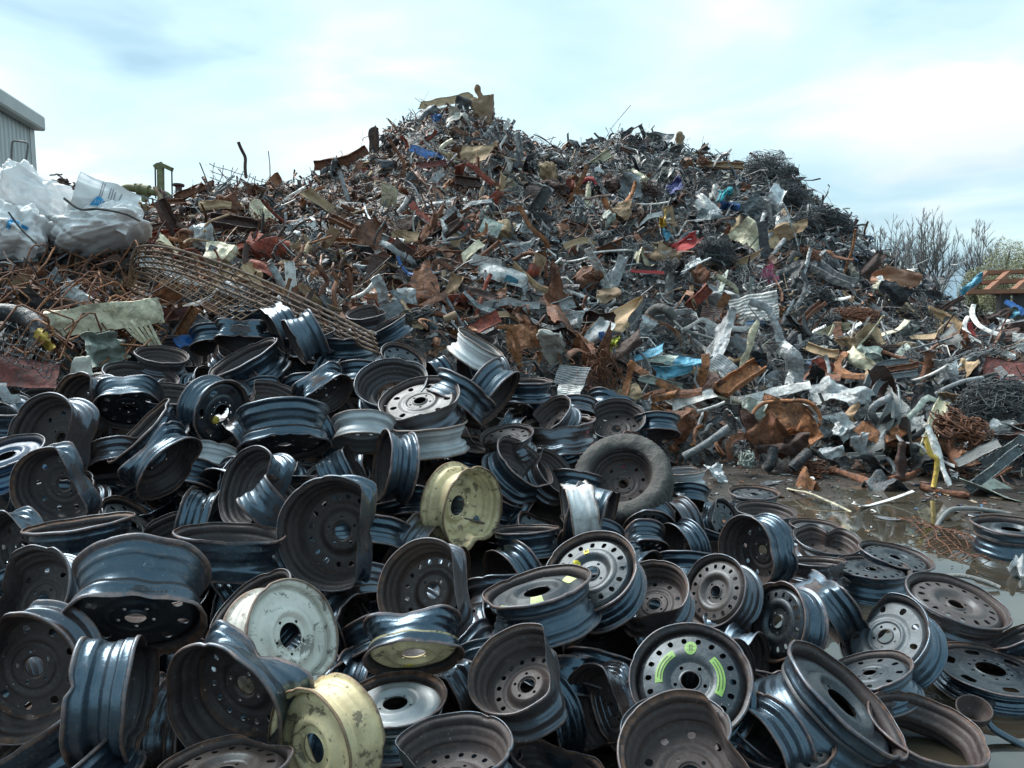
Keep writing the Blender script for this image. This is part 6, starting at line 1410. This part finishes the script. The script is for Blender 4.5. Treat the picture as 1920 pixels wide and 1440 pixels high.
LS = [(802, 288, 'the blue panel'), (836, 194, 'the tan summit board'), (905, 215, 'the summit stump'), (701, 264, 'the skyline post stub'), (729, 368, 'the chewed cream panel'), (920, 427, 'the pale square board'), (1008, 386, 'the leaning grey channel'), (1085, 400, 'the upright tube frame'), (1236, 268, 'the pale summit sheet'), (1440, 318, 'the skyline wire tangle'), (1565, 412, 'the matted wire bundle'),
 (1345, 474, 'the grey mesh clump'), (1415, 580, 'the white ribbed sheet'), (1358, 365, 'the turquoise plastic'), (1287, 456, 'the red plastic'), (1446, 517, 'the pink scrap'), (1240, 418, 'the yellow scrap'), (1187, 588, 'the leaning grey plate'), (1245, 690, 'the blue cabinet'), (1388, 712, 'the thick rusty beam'), (1470, 795, 'the rusted tank'), (1578, 735, 'the large silver foil'), (1487, 688, 'the silver s strip'), (1738, 745, 'the black plastic'), (1815, 812, 'the brown cable coil'), (1746, 866, 'the yellow pole'), (1690, 522, 'the peeling plywood'), (1660, 700, 'the nested sills'), (1825, 615, 'the white door bars'), (945, 516, 'the white torn panel'), (902, 608, 'the red orange plate'), (982, 632, 'the square rust sheet'), (1155, 515, 'the standing grey sheet'), (765, 505, 'the long blue bar'), (610, 385, 'the torn tan board'), (488, 405, 'the padded cream block'), (670, 456, 'the orange boards'), (415, 480, 'the layered paper block'), (628, 535, 'the drooping rusty bands'), (470, 555, 'the long grating'), (437, 424, 'the rusty box beam'), (302, 345, 'the green post'), (200, 595, 'the cream trough'), (60, 440, 'the blue marked bag'), (205, 400, 'the printed white bag'), (48, 702, 'the maroon panel'), (190, 652, 'the grey green sheet'), (350, 606, 'the leaning orange timber'), (995, 486, 'the roof shaped pipe'), (1500, 552, 'the grey bent post'), (640, 299, 'the skyline channel'), (445, 342, 'the grey wire rack'), (1600, 590, 'the rusty wire mat')]
DIR = ['right of', 'above right of', 'above', 'above left of', 'left of', 'below left of', 'below', 'below right of']
NOUN = {'scrap_sheet': 'buckled sheet', 'crumpled_sheet': 'crumpled sheet', 'metal_plate': 'flat plate', 'corrugated_sheet': 'ribbed sheet', 'metal_strip': 'bent strip', 'twisted_strip': 'twisted strip', 'metal_channel': 'channel section', 'steel_beam': 'beam', 'bent_pipe': 'pipe', 'straight_pipe': 'pipe', 'metal_rod': 'thin rod', 'crushed_box': 'crushed box', 'rag': 'rag', 'wire_tangle': 'clump of tangled wire', 'bent_rebar': 'bent rod frame', 'rusty_rod': 'straight rod'}
CL = {tuple(np.round(v[0], 3)): k for k, v in COLS.items()}
def colour_word(o):
    c = np.array(o.color[:3]); best = min(COLS, key=lambda k: np.linalg.norm(np.log(np.array(COLS[k][0]) + .01) - np.log(c + .01))); return CN.get(best, {'gc': 'grey', 'wd': 'brown', 'wc': 'off white', 'bc': 'blue', 'b': 'blue', 'lb': 'light blue', 'rub': 'black', 'mar': 'maroon', 'pw': 'brown'}.get(best, 'coloured'))
used = set(o.get('label') for o in C.objects if o.get('label'))
def near(px, py, marks):
    return sorted(marks, key=lambda m: (m[0] - px) ** 2 + (m[1] - py) ** 2)
def rel(px, py, m):
    a = math.degrees(math.atan2(m[1] - py, px - m[0])) % 360; return DIR[int((a + 22.5) // 45) % 8] + ' ' + m[2]
for o, px, py, look in PLACED:
    marks = LM if look else LS
    if not look: look = colour_word(o) + ' ' + NOUN.get(o.name.split('.')[0], 'piece')
    c = near(px, py, marks); done = None
    opts = [look + ', ' + rel(px, py, m) for m in c[:4] if math.hypot(m[0] - px, m[1] - py) > 12] + [look + ', ' + rel(px, py, c[i]) + ', ' + rel(px, py, c[j]) for i in range(4) for j in range(i + 1, 6)]
    for q in opts:
        if len(q.split()) > 16: q = q.replace(', showing', '').replace('the ', '')
        if q not in used and len(q.split()) <= 16: done = q; break
    o['label'] = done or opts[0]; used.add(o['label'])
